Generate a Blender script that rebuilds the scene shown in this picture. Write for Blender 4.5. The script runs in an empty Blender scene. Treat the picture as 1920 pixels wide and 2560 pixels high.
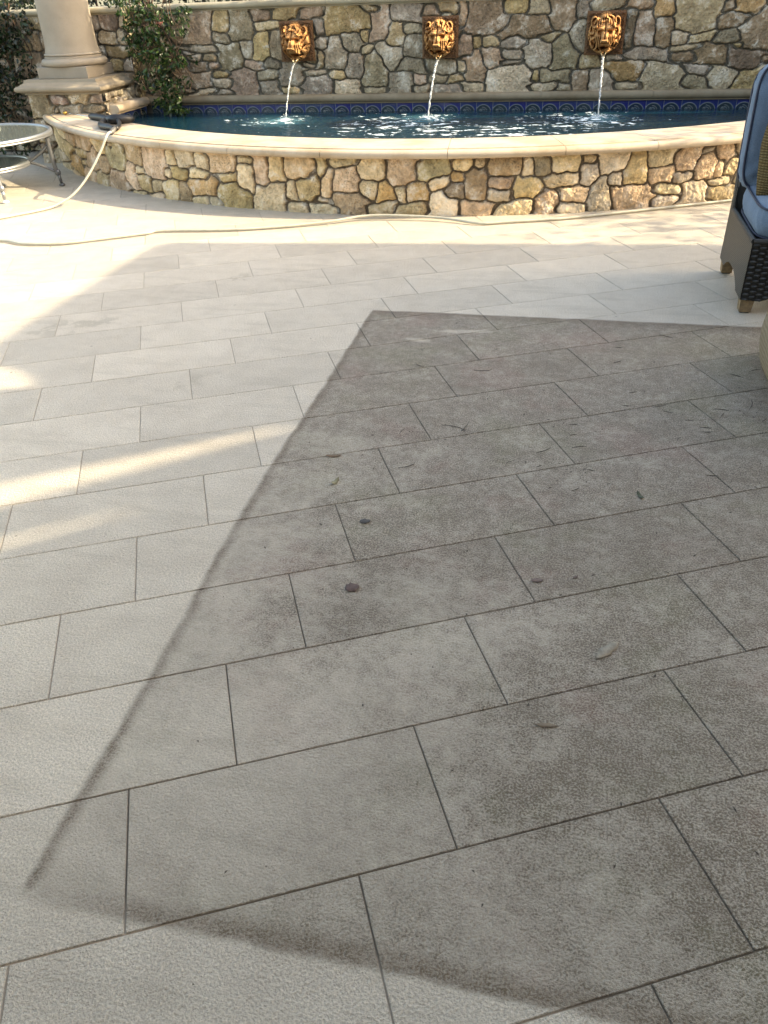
import bpy, bmesh, math, random
import numpy as np
from mathutils import Vector, Matrix, geometry
R=math.radians
rnd=random.Random(7)
sc=bpy.context.scene; col=sc.collection
# ---------------------------------------------------------------- camera
PITCH,ROLL,YAW,H=R(34.457),R(2.381),R(-13.68),1.35
cam=bpy.data.cameras.new('camera'); co=bpy.data.objects.new('camera',cam); col.objects.link(co); sc.camera=co
cam.sensor_fit='VERTICAL'; cam.sensor_height=24; cam.lens=24*1923/2560; cam.clip_end=500; cam.clip_start=.05
rt=Vector((1,0,0)); up=Vector((0,math.sin(PITCH),math.cos(PITCH))); fw=Vector((0,math.cos(PITCH),-math.sin(PITCH)))
X=math.cos(ROLL)*rt-math.sin(ROLL)*up; Y=math.sin(ROLL)*rt+math.cos(ROLL)*up
M=Matrix((X,Y,-fw)).transposed(); M=Matrix.Rotation(-YAW,3,'Z') @ M
co.matrix_world=Matrix.Translation((0,0,H)) @ M.to_4x4()
# ---------------------------------------------------------------- light
SUN_EL,SUN_AZ=R(32),R(5.5)      # azimuth measured from +x towards +y
w=bpy.data.worlds.new('World'); sc.world=w; w.use_nodes=True
nt=w.node_tree; bg=nt.nodes['Background']; sky=nt.nodes.new('ShaderNodeTexSky'); sky.sky_type='NISHITA'
sky.sun_disc=False; sky.sun_elevation=SUN_EL; sky.sun_rotation=R(90)-SUN_AZ; sky.dust_density=2.0; sky.ozone_density=1.0
nt.links.new(sky.outputs[0],bg.inputs[0]); bg.inputs[1].default_value=.15
sl=bpy.data.lights.new('sun','SUN'); sl.energy=2.15; sl.angle=R(.55); sl.color=(1,.93,.80)
so=bpy.data.objects.new('sun',sl); col.objects.link(so)
sd=Vector((math.cos(SUN_EL)*math.cos(SUN_AZ),math.cos(SUN_EL)*math.sin(SUN_AZ),math.sin(SUN_EL)))
so.rotation_euler=sd.to_track_quat('Z','Y').to_euler(); so.location=sd*20
vs=sc.view_settings; vs.view_transform='Standard'; vs.look='None'; vs.gamma=1; vs.exposure=2.3
try:
    vs.use_white_balance=True; vs.white_balance_temperature=8500; vs.white_balance_tint=8
except Exception as e: print('wb',e)
# ---------------------------------------------------------------- helpers
def link(o): col.objects.link(o); return o
def tag(o,label=None,cat=None,group=None,kind=None):
    if label: o['label']=label
    if cat: o['category']=cat
    if group: o['group']=group
    if kind: o['kind']=kind
    return o
def empty(name,loc=(0,0,0),label=None,cat=None,group=None):
    o=bpy.data.objects.new(name,None); o.location=loc; o.empty_display_size=.1; link(o)
    return tag(o,label,cat,group)
def setp(o,p):
    if p is not None: o.parent=p
    return o
def mkmesh(name,V,F,mat,parent=None,smooth=False,cols=None,attrs=None):
    me=bpy.data.meshes.new(name); V=np.asarray(V,float)
    if isinstance(F,np.ndarray) and F.ndim==2:
        k=F.shape[1]; me.vertices.add(len(V)); me.vertices.foreach_set('co',V.ravel())
        me.loops.add(F.size); me.loops.foreach_set('vertex_index',F.astype(np.int32).ravel())
        me.polygons.add(len(F)); me.polygons.foreach_set('loop_start',np.arange(len(F),dtype=np.int32)*k)
        me.update(calc_edges=True)
    else: me.from_pydata([tuple(v) for v in V],[],[tuple(int(i) for i in f) for f in F])
    if smooth: me.polygons.foreach_set('use_smooth',np.ones(len(me.polygons),bool))
    if cols is not None:
        a=me.color_attributes.new('Col','FLOAT_COLOR','POINT'); c=np.ones((len(V),4)); c[:,:3]=cols; a.data.foreach_set('color',c.ravel())
    if attrs:
        for k_,v_ in attrs.items():
            a=me.attributes.new(k_,'FLOAT','POINT'); a.data.foreach_set('value',np.asarray(v_,float))
    me.materials.append(mat); me.validate()
    o=bpy.data.objects.new(name,me); link(o); return setp(o,parent)
class MB:
    def __init__(s): s.V=[]; s.F=[]
    def add(s,V,F):
        n=len(s.V); s.V+= [tuple(v) for v in V]; s.F+= [tuple(i+n for i in f) for f in F]; return s
    def box(s,x0,x1,y0,y1,z0,z1,M=None,bev=0):
        if bev:
            b=bev; rings=[(b,z0),(0,z0+b),(0,z1-b),(b,z1)]
            V=[]; F=[]
            for i,(d,z) in enumerate(rings):
                V+=[(x0+d,y0+d,z),(x1-d,y0+d,z),(x1-d,y1-d,z),(x0+d,y1-d,z)]
                if i:
                    for k in range(4): F.append((4*i-4+k,4*i-4+(k+1)%4,4*i+(k+1)%4,4*i+k))
            F.append((3,2,1,0)); F.append((12,13,14,15))
        else:
            V=[(x0,y0,z0),(x1,y0,z0),(x1,y1,z0),(x0,y1,z0),(x0,y0,z1),(x1,y0,z1),(x1,y1,z1),(x0,y1,z1)]
            F=[(3,2,1,0),(4,5,6,7),(0,1,5,4),(1,2,6,5),(2,3,7,6),(3,0,4,7)]
        if M: V=[M@Vector(v) for v in V]
        return s.add(V,F)
    def tube(s,P,r,n=8,cap=True):
        P=[Vector(p) for p in P]; rr=r if isinstance(r,(list,tuple)) else [r]*len(P); V=[];F=[]; pn=None
        for i,p in enumerate(P):
            t=(P[min(i+1,len(P)-1)]-P[max(i-1,0)]).normalized()
            if pn is None: a=t.orthogonal().normalized()
            else: a=(pn-t*pn.dot(t)); a=a.normalized() if a.length>1e-6 else t.orthogonal().normalized()
            pn=a; b=t.cross(a)
            for k in range(n):
                q=2*math.pi*k/n; V.append(p+(a*math.cos(q)+b*math.sin(q))*rr[i])
            if i:
                for k in range(n): F.append((n*(i-1)+k,n*(i-1)+(k+1)%n,n*i+(k+1)%n,n*i+k))
        if cap: F.append(tuple(range(n))[::-1]); F.append(tuple(range(n*(len(P)-1),n*len(P))))
        return s.add(V,F)
    def lathe(s,prof,c=(0,0,0),n=48,M=None):
        V=[];F=[]
        for i,(r,z) in enumerate(prof):
            for k in range(n):
                q=2*math.pi*k/n; V.append(Vector((r*math.cos(q),r*math.sin(q),z)))
            if i:
                for k in range(n): F.append((n*(i-1)+k,n*(i-1)+(k+1)%n,n*i+(k+1)%n,n*i+k))
        F.append(tuple(range(n))[::-1]); F.append(tuple(range(n*(len(prof)-1),n*len(prof))))
        V=[(M@v if M else v)+Vector(c) for v in V]
        return s.add(V,F)
    def rings(s,x0,x1,y0,y1,prof,cap=True):
        V=[];F=[]
        for i,(d,z) in enumerate(prof):
            V+=[(x0-d,y0-d,z),(x1+d,y0-d,z),(x1+d,y1+d,z),(x0-d,y1+d,z)]
            if i:
                for k in range(4): F.append((4*i-4+k,4*i-4+(k+1)%4,4*i+(k+1)%4,4*i+k))
        if cap: F.append((3,2,1,0)); n=4*len(prof)-4; F.append((n,n+1,n+2,n+3))
        return s.add(V,F)
    def build(s,name,mat,parent=None,smooth=False,angle=None):
        o=mkmesh(name,s.V,s.F,mat,parent,smooth)
        if angle:
            o.data.polygons.foreach_set('use_smooth',np.ones(len(o.data.polygons),bool)); o.data.set_sharp_from_angle(angle=R(angle))
        return o
def spline(P,n=8):
    P=[Vector(p) for p in P]; out=[]
    for i in range(len(P)-1):
        p0,p1,p2,p3=P[max(i-1,0)],P[i],P[i+1],P[min(i+2,len(P)-1)]
        for k in range(n):
            t=k/n; out.append(.5*((2*p1)+(p2-p0)*t+(2*p0-5*p1+4*p2-p3)*t*t+(3*p1-p0-3*p2+p3)*t**3))
    return out+[P[-1]]
def _h(ix,iy,seed):
    n=(ix.astype(np.int64)*374761393+iy.astype(np.int64)*668265263+seed*1442695041)&0xffffffff
    n=((n^(n>>13))*1274126177)&0xffffffff; n=n^(n>>16)
    return (n&0xffff)/65535.
def vnoise(x,y,seed=0):
    ix=np.floor(x); iy=np.floor(y); fx=x-ix; fy=y-iy; ix=ix.astype(int); iy=iy.astype(int)
    fx=fx*fx*(3-2*fx); fy=fy*fy*(3-2*fy)
    a=_h(ix,iy,seed);b=_h(ix+1,iy,seed);c=_h(ix,iy+1,seed);d=_h(ix+1,iy+1,seed)
    return (a*(1-fx)+b*fx)*(1-fy)+(c*(1-fx)+d*fx)*fy
def fbm(x,y,seed=0,o=4):
    s=0;a=.5
    for i in range(o): s=s+a*(vnoise(x,y,seed+i)-.5); x=x*2.03;y=y*2.03;a*=.5
    return s*2
def sstep(a,b,x): t=np.clip((x-a)/(b-a),0,1); return t*t*(3-2*t)
# ---------------------------------------------------------------- materials
def mat(name,color=(.5,.5,.5),rough=.6,metal=0,spec=.5,**kw):
    m=bpy.data.materials.new(name); m.use_nodes=True; b=m.node_tree.nodes['Principled BSDF']
    b.inputs['Base Color'].default_value=(*color,1); b.inputs['Roughness'].default_value=rough; b.inputs['Metallic'].default_value=metal
    b.inputs['Specular IOR Level'].default_value=spec
    for k,v in kw.items(): b.inputs[k.replace('_',' ')].default_value=v
    return m
class NT:
    def __init__(s,m): s.m=m; s.t=m.node_tree; s.b=s.t.nodes['Principled BSDF']
    def n(s,ty,**kw):
        x=s.t.nodes.new(ty)
        for k,v in kw.items(): setattr(x,k,v)
        return x
    def l(s,a,b): s.t.links.new(a,b)
    def val(s,sock,v):
        if hasattr(v,'is_output') or isinstance(v,bpy.types.NodeSocket): s.l(v,sock)
        else: sock.default_value=v
    def math(s,op,a,b=0.,c=None,clamp=False):
        x=s.n('ShaderNodeMath',operation=op,use_clamp=clamp); s.val(x.inputs[0],a); s.val(x.inputs[1],b)
        if c is not None: s.val(x.inputs[2],c)
        return x.outputs[0]
    def noise(s,vec,scale,detail=4,rough=.55,w=None):
        x=s.n('ShaderNodeTexNoise'); x.noise_dimensions='4D' if w is not None else '3D'
        s.l(vec,x.inputs['Vector']); x.inputs['Scale'].default_value=scale; x.inputs['Detail'].default_value=detail; x.inputs['Roughness'].default_value=rough
        if w is not None: s.val(x.inputs['W'],w)
        return x.outputs['Fac']
    def sm(s,v,a,b,o0=0.,o1=1.):
        x=s.n('ShaderNodeMapRange',interpolation_type='SMOOTHSTEP'); s.val(x.inputs[0],v); x.inputs[1].default_value=a; x.inputs[2].default_value=b; x.inputs[3].default_value=o0; x.inputs[4].default_value=o1
        return x.outputs[0]
    def mix(s,f,a,b,mode='MIX'):
        x=s.n('ShaderNodeMix',data_type='RGBA',blend_type=mode); s.val(x.inputs[0],f)
        for sk,v in ((x.inputs[6],a),(x.inputs[7],b)):
            if isinstance(v,tuple): sk.default_value=(*v,1)
            else: s.l(v,sk)
        return x.outputs[2]
    def scale(s,c,f): # colour times scalar
        x=s.n('ShaderNodeVectorMath',operation='SCALE'); s.l(c,x.inputs[0]); s.val(x.inputs[3],f); return x.outputs[0]
    def bump(s,h,strength=.3,dist=.01,prev=None):
        x=s.n('ShaderNodeBump'); s.val(x.inputs['Strength'],strength); x.inputs['Distance'].default_value=dist; s.l(h,x.inputs['Height'])
        if prev: s.l(prev,x.inputs['Normal'])
        return x.outputs[0]
    def base(s,c): s.l(c,s.b.inputs['Base Color'])
    def pos(s): return s.n('ShaderNodeNewGeometry').outputs['Position']
    def obj(s): return s.n('ShaderNodeTexCoord').outputs['Object']
    def attr(s,name): return s.n('ShaderNodeAttribute',attribute_name=name)
def noisy(name,color,rough=.6,amt=.25,scale=12,bump=.15,bscale=80,metal=0,spec=.5,color2=None,bdist=.004):
    m=mat(name,color,rough,metal,spec); t=NT(m); p=t.obj()
    n1=t.noise(p,scale,5,.6); c2=color2 or tuple(c*(1-amt) for c in color)
    c=t.mix(t.sm(n1,.35,.65),color,c2); t.base(c)
    if bump: t.l(t.bump(t.noise(p,bscale,3,.6),bump,bdist),t.b.inputs['Normal'])
    return m
def stone_mat(name,sat=1.):
    m=mat(name,(.4,.35,.28),.82,0,.35); t=NT(m); p=t.obj(); a=t.attr('Col'); sid=t.attr('sid').outputs['Fac']
    n1=t.noise(p,9,6,.65,t.math('MULTIPLY',sid,7.3)); n2=t.noise(p,38,5,.7,t.math('MULTIPLY',sid,3.1)); n3=t.noise(p,4.5,3,.5,t.math('MULTIPLY',sid,11.7))
    f=t.math('ADD',t.sm(n1,.32,.66,.66,1.18),t.math('ADD',t.sm(n2,.32,.68,-.16,.14),t.sm(t.noise(p,120,3,.7),.3,.7,-.06,.06))); c=t.scale(a.outputs['Color'],f)
    c=t.mix(t.sm(n3,.60,.74,0,.40),c,(.36,.23,.12)); c=t.mix(t.math('MULTIPLY',t.sm(n2,.40,.62,.35,1.),t.sm(n1,.50,.64,.0,.75)),c,(.74,.69,.60))
    pit=t.math('MULTIPLY',t.sm(t.noise(p,110,2,.5),.60,.67),t.sm(n3,.5,.56)); c=t.mix(t.math('MULTIPLY',pit,.45),c,(.07,.055,.04))
    t.base(c); t.l(t.bump(t.math('SUBTRACT',t.math('ADD',n2,t.math('MULTIPLY',n1,2.)),pit),.9,.016),t.b.inputs['Normal']); return m
MS_front=stone_mat('fieldstone_warm'); MS_back=stone_mat('fieldstone_grey')
def cast(name,c,c2,r=.65):
    m=mat(name,c,r,0,.4); t=NT(m); p=t.obj(); n1=t.noise(p,3.5,6,.65); n2=t.noise(p,60,4,.6)
    cc=t.mix(t.sm(n1,.38,.68),c,c2); cc=t.mix(t.sm(n2,.55,.75,0,.35),cc,tuple(x*.7 for x in c)); t.base(cc)
    t.l(t.bump(n2,.12,.004),t.b.inputs['Normal']); return m
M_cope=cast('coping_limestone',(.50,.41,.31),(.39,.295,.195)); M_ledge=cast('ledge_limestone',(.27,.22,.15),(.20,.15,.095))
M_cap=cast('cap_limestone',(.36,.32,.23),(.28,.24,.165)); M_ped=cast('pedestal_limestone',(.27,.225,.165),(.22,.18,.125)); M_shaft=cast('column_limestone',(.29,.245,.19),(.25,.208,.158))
FRONT="-3838,297,598,111,t;-3538,288,324,103,p;-3170,296,355,160,p;-2823,310,270,141,y;-2643,341,108,59,t;-3828,154,1049,220,y;-3275,194,320,89,y;-3027,172,260,183,p;-3520,71,419,205,o;-4022,-4,821,133,t;-2571,253,294,198,l;-2290,306,232,161,p;-2822,160,199,178,p;-2383,134,190,199,p;-2250,184,141,68,t;-2039,258,284,233,p;-1833,309,129,108,t;-1675,316,188,124,w;-1511,304,151,114,w;-1895,193,89,84,t;-1766,198,197,101,y;-1564,214,221,90,t;-2206,95,174,108,y;-2054,91,145,77,t;-2617,40,375,209,k;-2890,12,291,164,t;-3164,2,328,126,p;-3987,-95,847,104,t;-3539,-61,383,75,p;-1885,51,180,182,y;-1733,60,127,179,p;-1539,126,260,137,o;-2332,-15,263,82,t;-2078,-11,214,79,p;-1579,10,173,84,t;-1312,309,244,119,p;-1107,329,140,54,w;-1278,207,190,71,y;-1109,202,167,200,t;-1421,9,145,75,w;-1217,69,270,197,y;-963,258,147,215,p;-845,287,154,164,y;-666,289,227,133,p;-487,304,76,122,t;-329,340,211,51,w;-102,301,195,138,t;-920,88,272,202,t;-734,142,76,138,t;-599,172,170,194,y;-448,186,88,183,p;-305,223,176,170,p;-150,165,136,114,t;-20,167,113,142,o;-483,90,134,39,t;-701,19,165,81,t;-500,23,203,80,w;-277,71,248,146,p;-51,42,199,78,t;92,280,211,156,p;315,298,226,127,l;504,323,135,72,t;629,339,86,54,t;482,250,98,73,o;355,215,138,79,t;89,140,71,114,t;205,159,151,132,o;464,158,128,103,d;610,193,137,194,b;168,45,214,82,t;385,64,190,153,w;620,38,228,96,p;774,218,160,83,k;774,130,167,80,g;798,312,221,99,b;953,303,77,117,t;1059,300,97,108,g;1213,311,176,108,t;1362,331,99,54,t;962,175,206,139,y;1188,213,227,87,t;1373,236,120,137,g;868,38,268,105,t;1087,78,149,170,b;1277,117,210,94,p;1282,27,223,72,w;1516,301,174,133,w;1702,259,144,207,y;1871,315,183,110,w;2076,285,182,136,p;2221,341,108,48,g;2364,318,153,81,p;1464,105,155,204,g;1564,204,115,112,g;1888,199,168,105,p;2064,182,135,57,g;2227,229,169,155,p;2317,206,71,115,p;1685,79,283,149,p;1961,109,229,66,w;1960,39,211,59,g;2165,72,180,135,w;2351,126,166,50,w;2380,53,190,77,t;2445,219,74,99,t"
BACK="-3611,1070,338,255,r;-3347,1115,188,148,y;-3144,1070,215,251,v;-2926,1149,169,67,k;-2715,1149,209,78,y;-2444,1147,199,66,k;-3348,978,190,87,g;-2894,1063,241,68,t;-3561,900,327,59,g;-3113,889,131,141,g;-2971,915,187,198,y;-2813,912,114,209,t;-3291,827,236,203,v;-3493,819,134,54,t;-3635,821,120,48,g;-3468,746,135,42,k;-3066,755,176,72,k;-2853,759,159,71,g;-3412,680,195,55,y;-3409,606,226,74,w;-3687,626,306,137,r;-3628,736,151,73,r;-3176,606,253,209,k;-2924,662,220,73,g;-2682,672,217,180,g;-3796,537,170,44,g;-3604,532,215,50,w;-3383,531,197,44,g;-2929,560,207,105,g;-2697,533,212,55,y;-2458,675,272,48,g;-2517,741,157,30,g;-2378,1028,83,113,g;-2353,919,125,92,g;-2385,786,78,117,t;-2234,830,209,243,g;-2113,1083,408,188,y;-1873,1169,160,65,t;-1797,1058,174,265,k;-1949,972,82,112,y;-2089,925,220,171,g;-1948,853,123,69,w;-2239,660,156,89,y;-2432,572,302,146,g;-2147,556,284,121,w;-1894,523,239,48,w;-2052,727,195,199,g;-1663,960,188,190,y;-1560,1123,263,119,g;-1522,1012,192,83,g;-1728,797,204,230,g;-1511,878,160,147,g;-1870,695,263,246,v;-1520,718,244,110,g;-1625,585,207,172,g;-1338,1143,130,64,k;-1170,1155,180,75,t;-1054,1092,77,150,k;-1237,702,287,98,g;-1051,699,93,103,w;-1446,609,136,76,k;-1277,606,175,70,g;-1119,610,127,70,y;-1433,533,164,59,g;-1181,530,230,71,g;-953,535,200,70,w;-1022,873,124,200,k;-856,1082,330,246,r;-922,893,78,100,y;-797,890,128,88,t;-599,886,191,93,g;-804,774,175,157,k;-606,792,205,72,g;-608,723,206,45,g;-932,691,197,229,b;-626,595,378,190,w;-590,1148,211,94,y;-392,1143,172,94,w;-499,997,388,161,b;-286,906,187,81,t;-178,1079,220,231,k;-370,782,241,222,g;-383,620,64,91,y;-210,620,254,102,w;21,580,139,159,k;-157,789,213,242,v;-299,533,219,58,w;-125,527,102,46,g;-53,928,123,225,g;-24,1111,121,135,g;68,719,199,100,t;182,1145,299,71,v;445,1129,183,71,b;660,1105,181,124,o;908,1054,369,221,t;1158,1108,108,78,b;1301,1095,184,104,o;389,951,93,292,d;502,948,196,246,r;663,935,133,200,b;807,891,122,82,t;990,882,191,73,t;1218,1006,246,97,b;1197,895,189,90,g;1403,900,216,233,r;565,772,354,103,g;873,807,245,46,t;854,743,216,65,b;1111,752,283,148,b;1297,821,80,55,y;1344,715,290,176,b;291,749,159,57,g;389,647,298,144,o;712,604,335,192,w;989,647,236,71,g;991,552,212,91,v;1205,587,225,152,w;1452,588,241,151,y;431,535,236,59,w;189,578,216,147,g;1526,721,79,55,b"
PED="-4992,504,268,149,t;-4785,549,185,73,k;-4573,552,222,78,t;-4378,551,155,78,k;-4830,465,67,53,t;-4690,469,198,74,w;-4440,467,183,74,t"
PIL="-4599,1139,145,131,g;-4428,1135,197,120,r;-4474,1008,186,113,t;-4632,1017,120,113,g;-4312,1020,79,112,w;-4277,1131,78,120,w;-4416,898,200,94,y;-4583,901,121,94,g;-4418,782,148,96,y;-4304,780,94,95,g;-4560,784,122,85,g"
# ---------------------------------------------------------------- ground and patio floor
TA=R(26.36); TO=np.array([-.770,.839]); TL,TW=.6095,.30475
SH={-3:.374,-2:-.313,-1:0,0:.364,1:-.311,2:.003,3:.353,4:-.323,5:.003,6:-.665,7:-.338,8:-.013,9:-.68,10:-.352}
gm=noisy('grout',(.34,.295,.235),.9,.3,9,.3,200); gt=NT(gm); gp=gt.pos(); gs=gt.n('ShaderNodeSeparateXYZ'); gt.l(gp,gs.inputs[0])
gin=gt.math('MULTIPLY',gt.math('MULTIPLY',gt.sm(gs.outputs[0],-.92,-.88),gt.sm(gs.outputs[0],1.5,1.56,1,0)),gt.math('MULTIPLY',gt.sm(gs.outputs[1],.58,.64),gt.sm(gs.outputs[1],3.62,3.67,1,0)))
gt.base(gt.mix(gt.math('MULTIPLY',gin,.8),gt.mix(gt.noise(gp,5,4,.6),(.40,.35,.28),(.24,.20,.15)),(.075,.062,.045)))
g=MB(); g.box(-60,60,-40,80,-.3,-.0032)
mkmesh('ground',g.V,g.F,gm,smooth=False); bpy.data.objects['ground']['kind']='structure'
ca,sa=math.cos(TA),math.sin(TA); V=[];F=[];tone=[]
trnd=random.Random(3)
for r in range(-22,34):
    sh=SH.get(r,(r+1)/3.) 
    for k in range(-26,30):
        u0=(k+sh)*TL; v0=r*TW; cx=TO[0]+ca*(u0+TL/2)-sa*(v0+TW/2); cy=TO[1]+sa*(u0+TL/2)+ca*(v0+TW/2)
        if not(-8.5<cx<5.5 and -1.6<cy<9.5): continue
        j=.0013+trnd.random()*.0005; b=.0014; tl=trnd.random(); dz=trnd.uniform(-.0003,.0003); n=len(V)
        for d,z in ((0,-.0045),(0,-b),(b,0)):
            for (uu,vv) in ((u0+j+d,v0+j+d),(u0+TL-j-d,v0+j+d),(u0+TL-j-d,v0+TW-j-d),(u0+j+d,v0+TW-j-d)):
                V.append((TO[0]+ca*uu-sa*vv,TO[1]+sa*uu+ca*vv,z+dz)); tone.append(tl)
        for a in (0,4):
            for q in range(4): F.append((n+a+q,n+a+(q+1)%4,n+a+4+(q+1)%4,n+a+4+q))
        F.append((n+8,n+9,n+10,n+11))
m=mat('porcelain_stone_tile',(.5,.46,.4),.55,0,.5); t=NT(m); p=t.pos(); tn=t.attr('tone').outputs['Fac']
sx=t.n('ShaderNodeSeparateXYZ'); t.l(p,sx.inputs[0]); px,py=sx.outputs[0],sx.outputs[1]
nw=t.math('MULTIPLY',t.math('SUBTRACT',t.noise(p,1.1,3,.5),.5),.05); nf=t.math('MULTIPLY',t.math('SUBTRACT',t.noise(p,11,3,.5),.5),.022)
wig=t.math('ADD',nw,nf)
n_big=t.noise(p,1.6,5,.62,t.math('MULTIPLY',tn,.6)); n_mid=t.noise(p,6,6,.68,t.math('MULTIPLY',tn,9)); n_fine=t.noise(p,190,3,.7); n_sp=t.noise(p,210,4,.75)
strm=t.n('ShaderNodeMapping'); strm.inputs['Rotation'].default_value=(0,0,-TA); strm.inputs['Scale'].default_value=(1.2,7,1); t.l(p,strm.inputs[0]); n_str=t.noise(strm.outputs[0],2.2,5,.6,t.math('MULTIPLY',tn,5))
c=t.mix(t.sm(n_mid,.35,.68),(.635,.57,.475),(.565,.50,.41)); c=t.mix(t.sm(n_str,.50,.68,0,.55),c,(.48,.425,.345))
c=t.scale(c,t.math('ADD',.90,t.math('MULTIPLY',tn,.17)))
c=t.scale(c,t.math('MULTIPLY',t.sm(n_fine,.35,.65,.86,1.06),t.sm(n_sp,.38,.62,.82,1.16)))
# rug stain : a rectangle 2.45 x 3.05 m laid square to the house
lx=t.math('SUBTRACT',t.math('ADD',t.math('ADD',px,.912),wig),t.math('MULTIPLY',t.math('MAXIMUM',t.math('SUBTRACT',1.7,py),0.),.045)); rx=t.math('SUBTRACT',1.55,px); by=t.math('ADD',t.math('SUBTRACT',py,.600),wig); ty=t.math('ADD',t.math('SUBTRACT',3.66,py),t.math('MULTIPLY',wig,.8))
mn=lambda a,b:t.math('MINIMUM',a,b)
sd1=mn(mn(lx,rx),ty); sd=mn(sd1,by)
inside=t.math('MULTIPLY',t.sm(sd1,-.004,.022),t.sm(by,-.012,.03))
# dirt amount: heavier to the top and right, weak at lower left
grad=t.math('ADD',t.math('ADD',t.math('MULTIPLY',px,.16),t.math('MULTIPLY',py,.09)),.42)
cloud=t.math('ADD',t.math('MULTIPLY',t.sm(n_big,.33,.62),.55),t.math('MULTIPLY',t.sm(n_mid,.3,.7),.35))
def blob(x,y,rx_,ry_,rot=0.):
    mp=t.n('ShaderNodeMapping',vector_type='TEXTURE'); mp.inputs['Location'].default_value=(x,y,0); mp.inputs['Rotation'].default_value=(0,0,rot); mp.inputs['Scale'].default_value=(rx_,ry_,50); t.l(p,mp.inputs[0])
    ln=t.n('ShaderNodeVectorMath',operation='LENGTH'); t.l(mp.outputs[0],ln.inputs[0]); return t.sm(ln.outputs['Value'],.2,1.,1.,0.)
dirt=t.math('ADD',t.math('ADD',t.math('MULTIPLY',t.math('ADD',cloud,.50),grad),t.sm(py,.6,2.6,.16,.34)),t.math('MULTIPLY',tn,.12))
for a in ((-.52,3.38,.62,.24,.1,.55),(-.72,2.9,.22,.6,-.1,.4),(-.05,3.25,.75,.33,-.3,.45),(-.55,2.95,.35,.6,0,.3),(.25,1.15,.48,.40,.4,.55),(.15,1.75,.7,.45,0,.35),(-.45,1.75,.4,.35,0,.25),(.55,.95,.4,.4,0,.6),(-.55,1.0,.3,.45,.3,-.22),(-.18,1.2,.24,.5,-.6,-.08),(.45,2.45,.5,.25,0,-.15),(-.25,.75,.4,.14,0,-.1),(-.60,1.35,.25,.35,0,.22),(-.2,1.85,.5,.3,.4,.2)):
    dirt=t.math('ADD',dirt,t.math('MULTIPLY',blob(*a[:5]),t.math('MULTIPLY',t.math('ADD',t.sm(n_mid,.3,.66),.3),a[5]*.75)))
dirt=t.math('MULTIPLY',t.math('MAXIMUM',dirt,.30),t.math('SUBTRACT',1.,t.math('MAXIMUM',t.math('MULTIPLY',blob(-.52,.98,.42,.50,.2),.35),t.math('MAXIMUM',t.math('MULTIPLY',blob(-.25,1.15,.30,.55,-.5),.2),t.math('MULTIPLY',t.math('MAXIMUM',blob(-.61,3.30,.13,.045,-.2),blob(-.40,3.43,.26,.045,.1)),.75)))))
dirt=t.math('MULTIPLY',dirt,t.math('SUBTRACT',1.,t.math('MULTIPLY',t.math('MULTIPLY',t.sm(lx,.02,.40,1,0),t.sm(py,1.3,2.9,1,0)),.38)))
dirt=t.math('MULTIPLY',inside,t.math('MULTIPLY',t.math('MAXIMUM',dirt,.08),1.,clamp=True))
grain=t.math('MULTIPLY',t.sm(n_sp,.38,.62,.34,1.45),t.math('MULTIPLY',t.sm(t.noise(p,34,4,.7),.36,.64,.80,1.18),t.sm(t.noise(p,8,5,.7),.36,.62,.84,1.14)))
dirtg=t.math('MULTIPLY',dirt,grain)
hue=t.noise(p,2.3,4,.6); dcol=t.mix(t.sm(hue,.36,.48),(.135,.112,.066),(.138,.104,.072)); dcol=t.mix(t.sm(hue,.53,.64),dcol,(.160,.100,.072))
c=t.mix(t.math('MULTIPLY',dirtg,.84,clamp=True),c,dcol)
# darker rims left by the rug edge
nr=t.noise(p,3.3,4,.6); rim_l=t.math('MULTIPLY',t.math('MULTIPLY',t.sm(lx,-.012,.012),t.sm(lx,.010,.050,1,0)),t.math('MULTIPLY',inside,t.sm(nr,.30,.58,.50,1.0)))
rim_t=t.math('MULTIPLY',t.math('MULTIPLY',t.sm(ty,-.01,.01),t.sm(ty,.01,.11,1,0)),t.math('MULTIPLY',inside,.75))
rim_b=t.math('MULTIPLY',t.math('MULTIPLY',t.sm(by,-.016,.004),t.sm(by,.006,.050,1,0)),t.math('MULTIPLY',t.math('MULTIPLY',t.sm(lx,-.02,.35,.2,.85),t.sm(rx,0,.02)),t.sm(nr,.25,.55,.6,1.)))
rim=t.math('MAXIMUM',t.math('MAXIMUM',rim_l,rim_t),rim_b); c=t.mix(t.math('MULTIPLY',t.math('MULTIPLY',rim,t.math('ADD',.3,t.math('MULTIPLY',grain,.7))),.92,clamp=True),c,(.120,.080,.048))
# faint water marks on the clean tiles near the left
wm=t.math('MULTIPLY',t.math('MAXIMUM',blob(-2.35,3.25,.5,.16,.46),t.math('MAXIMUM',blob(-1.55,2.7,.35,.10,.46),blob(-1.7,4.1,.4,.12,.46))),t.sm(n_mid,.52,.56))
c=t.mix(t.math('MULTIPLY',wm,.38),c,(.29,.255,.19))
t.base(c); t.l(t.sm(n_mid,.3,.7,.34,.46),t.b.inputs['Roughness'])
wv=t.noise(p,105,3,.55); t.l(t.bump(t.math('ADD',wv,t.math('MULTIPLY',n_sp,1.)),1.,.0075),t.b.inputs['Normal'])
o=mkmesh('patio_floor',V,F,m,attrs={'tone':tone}); o['kind']='structure'
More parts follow.
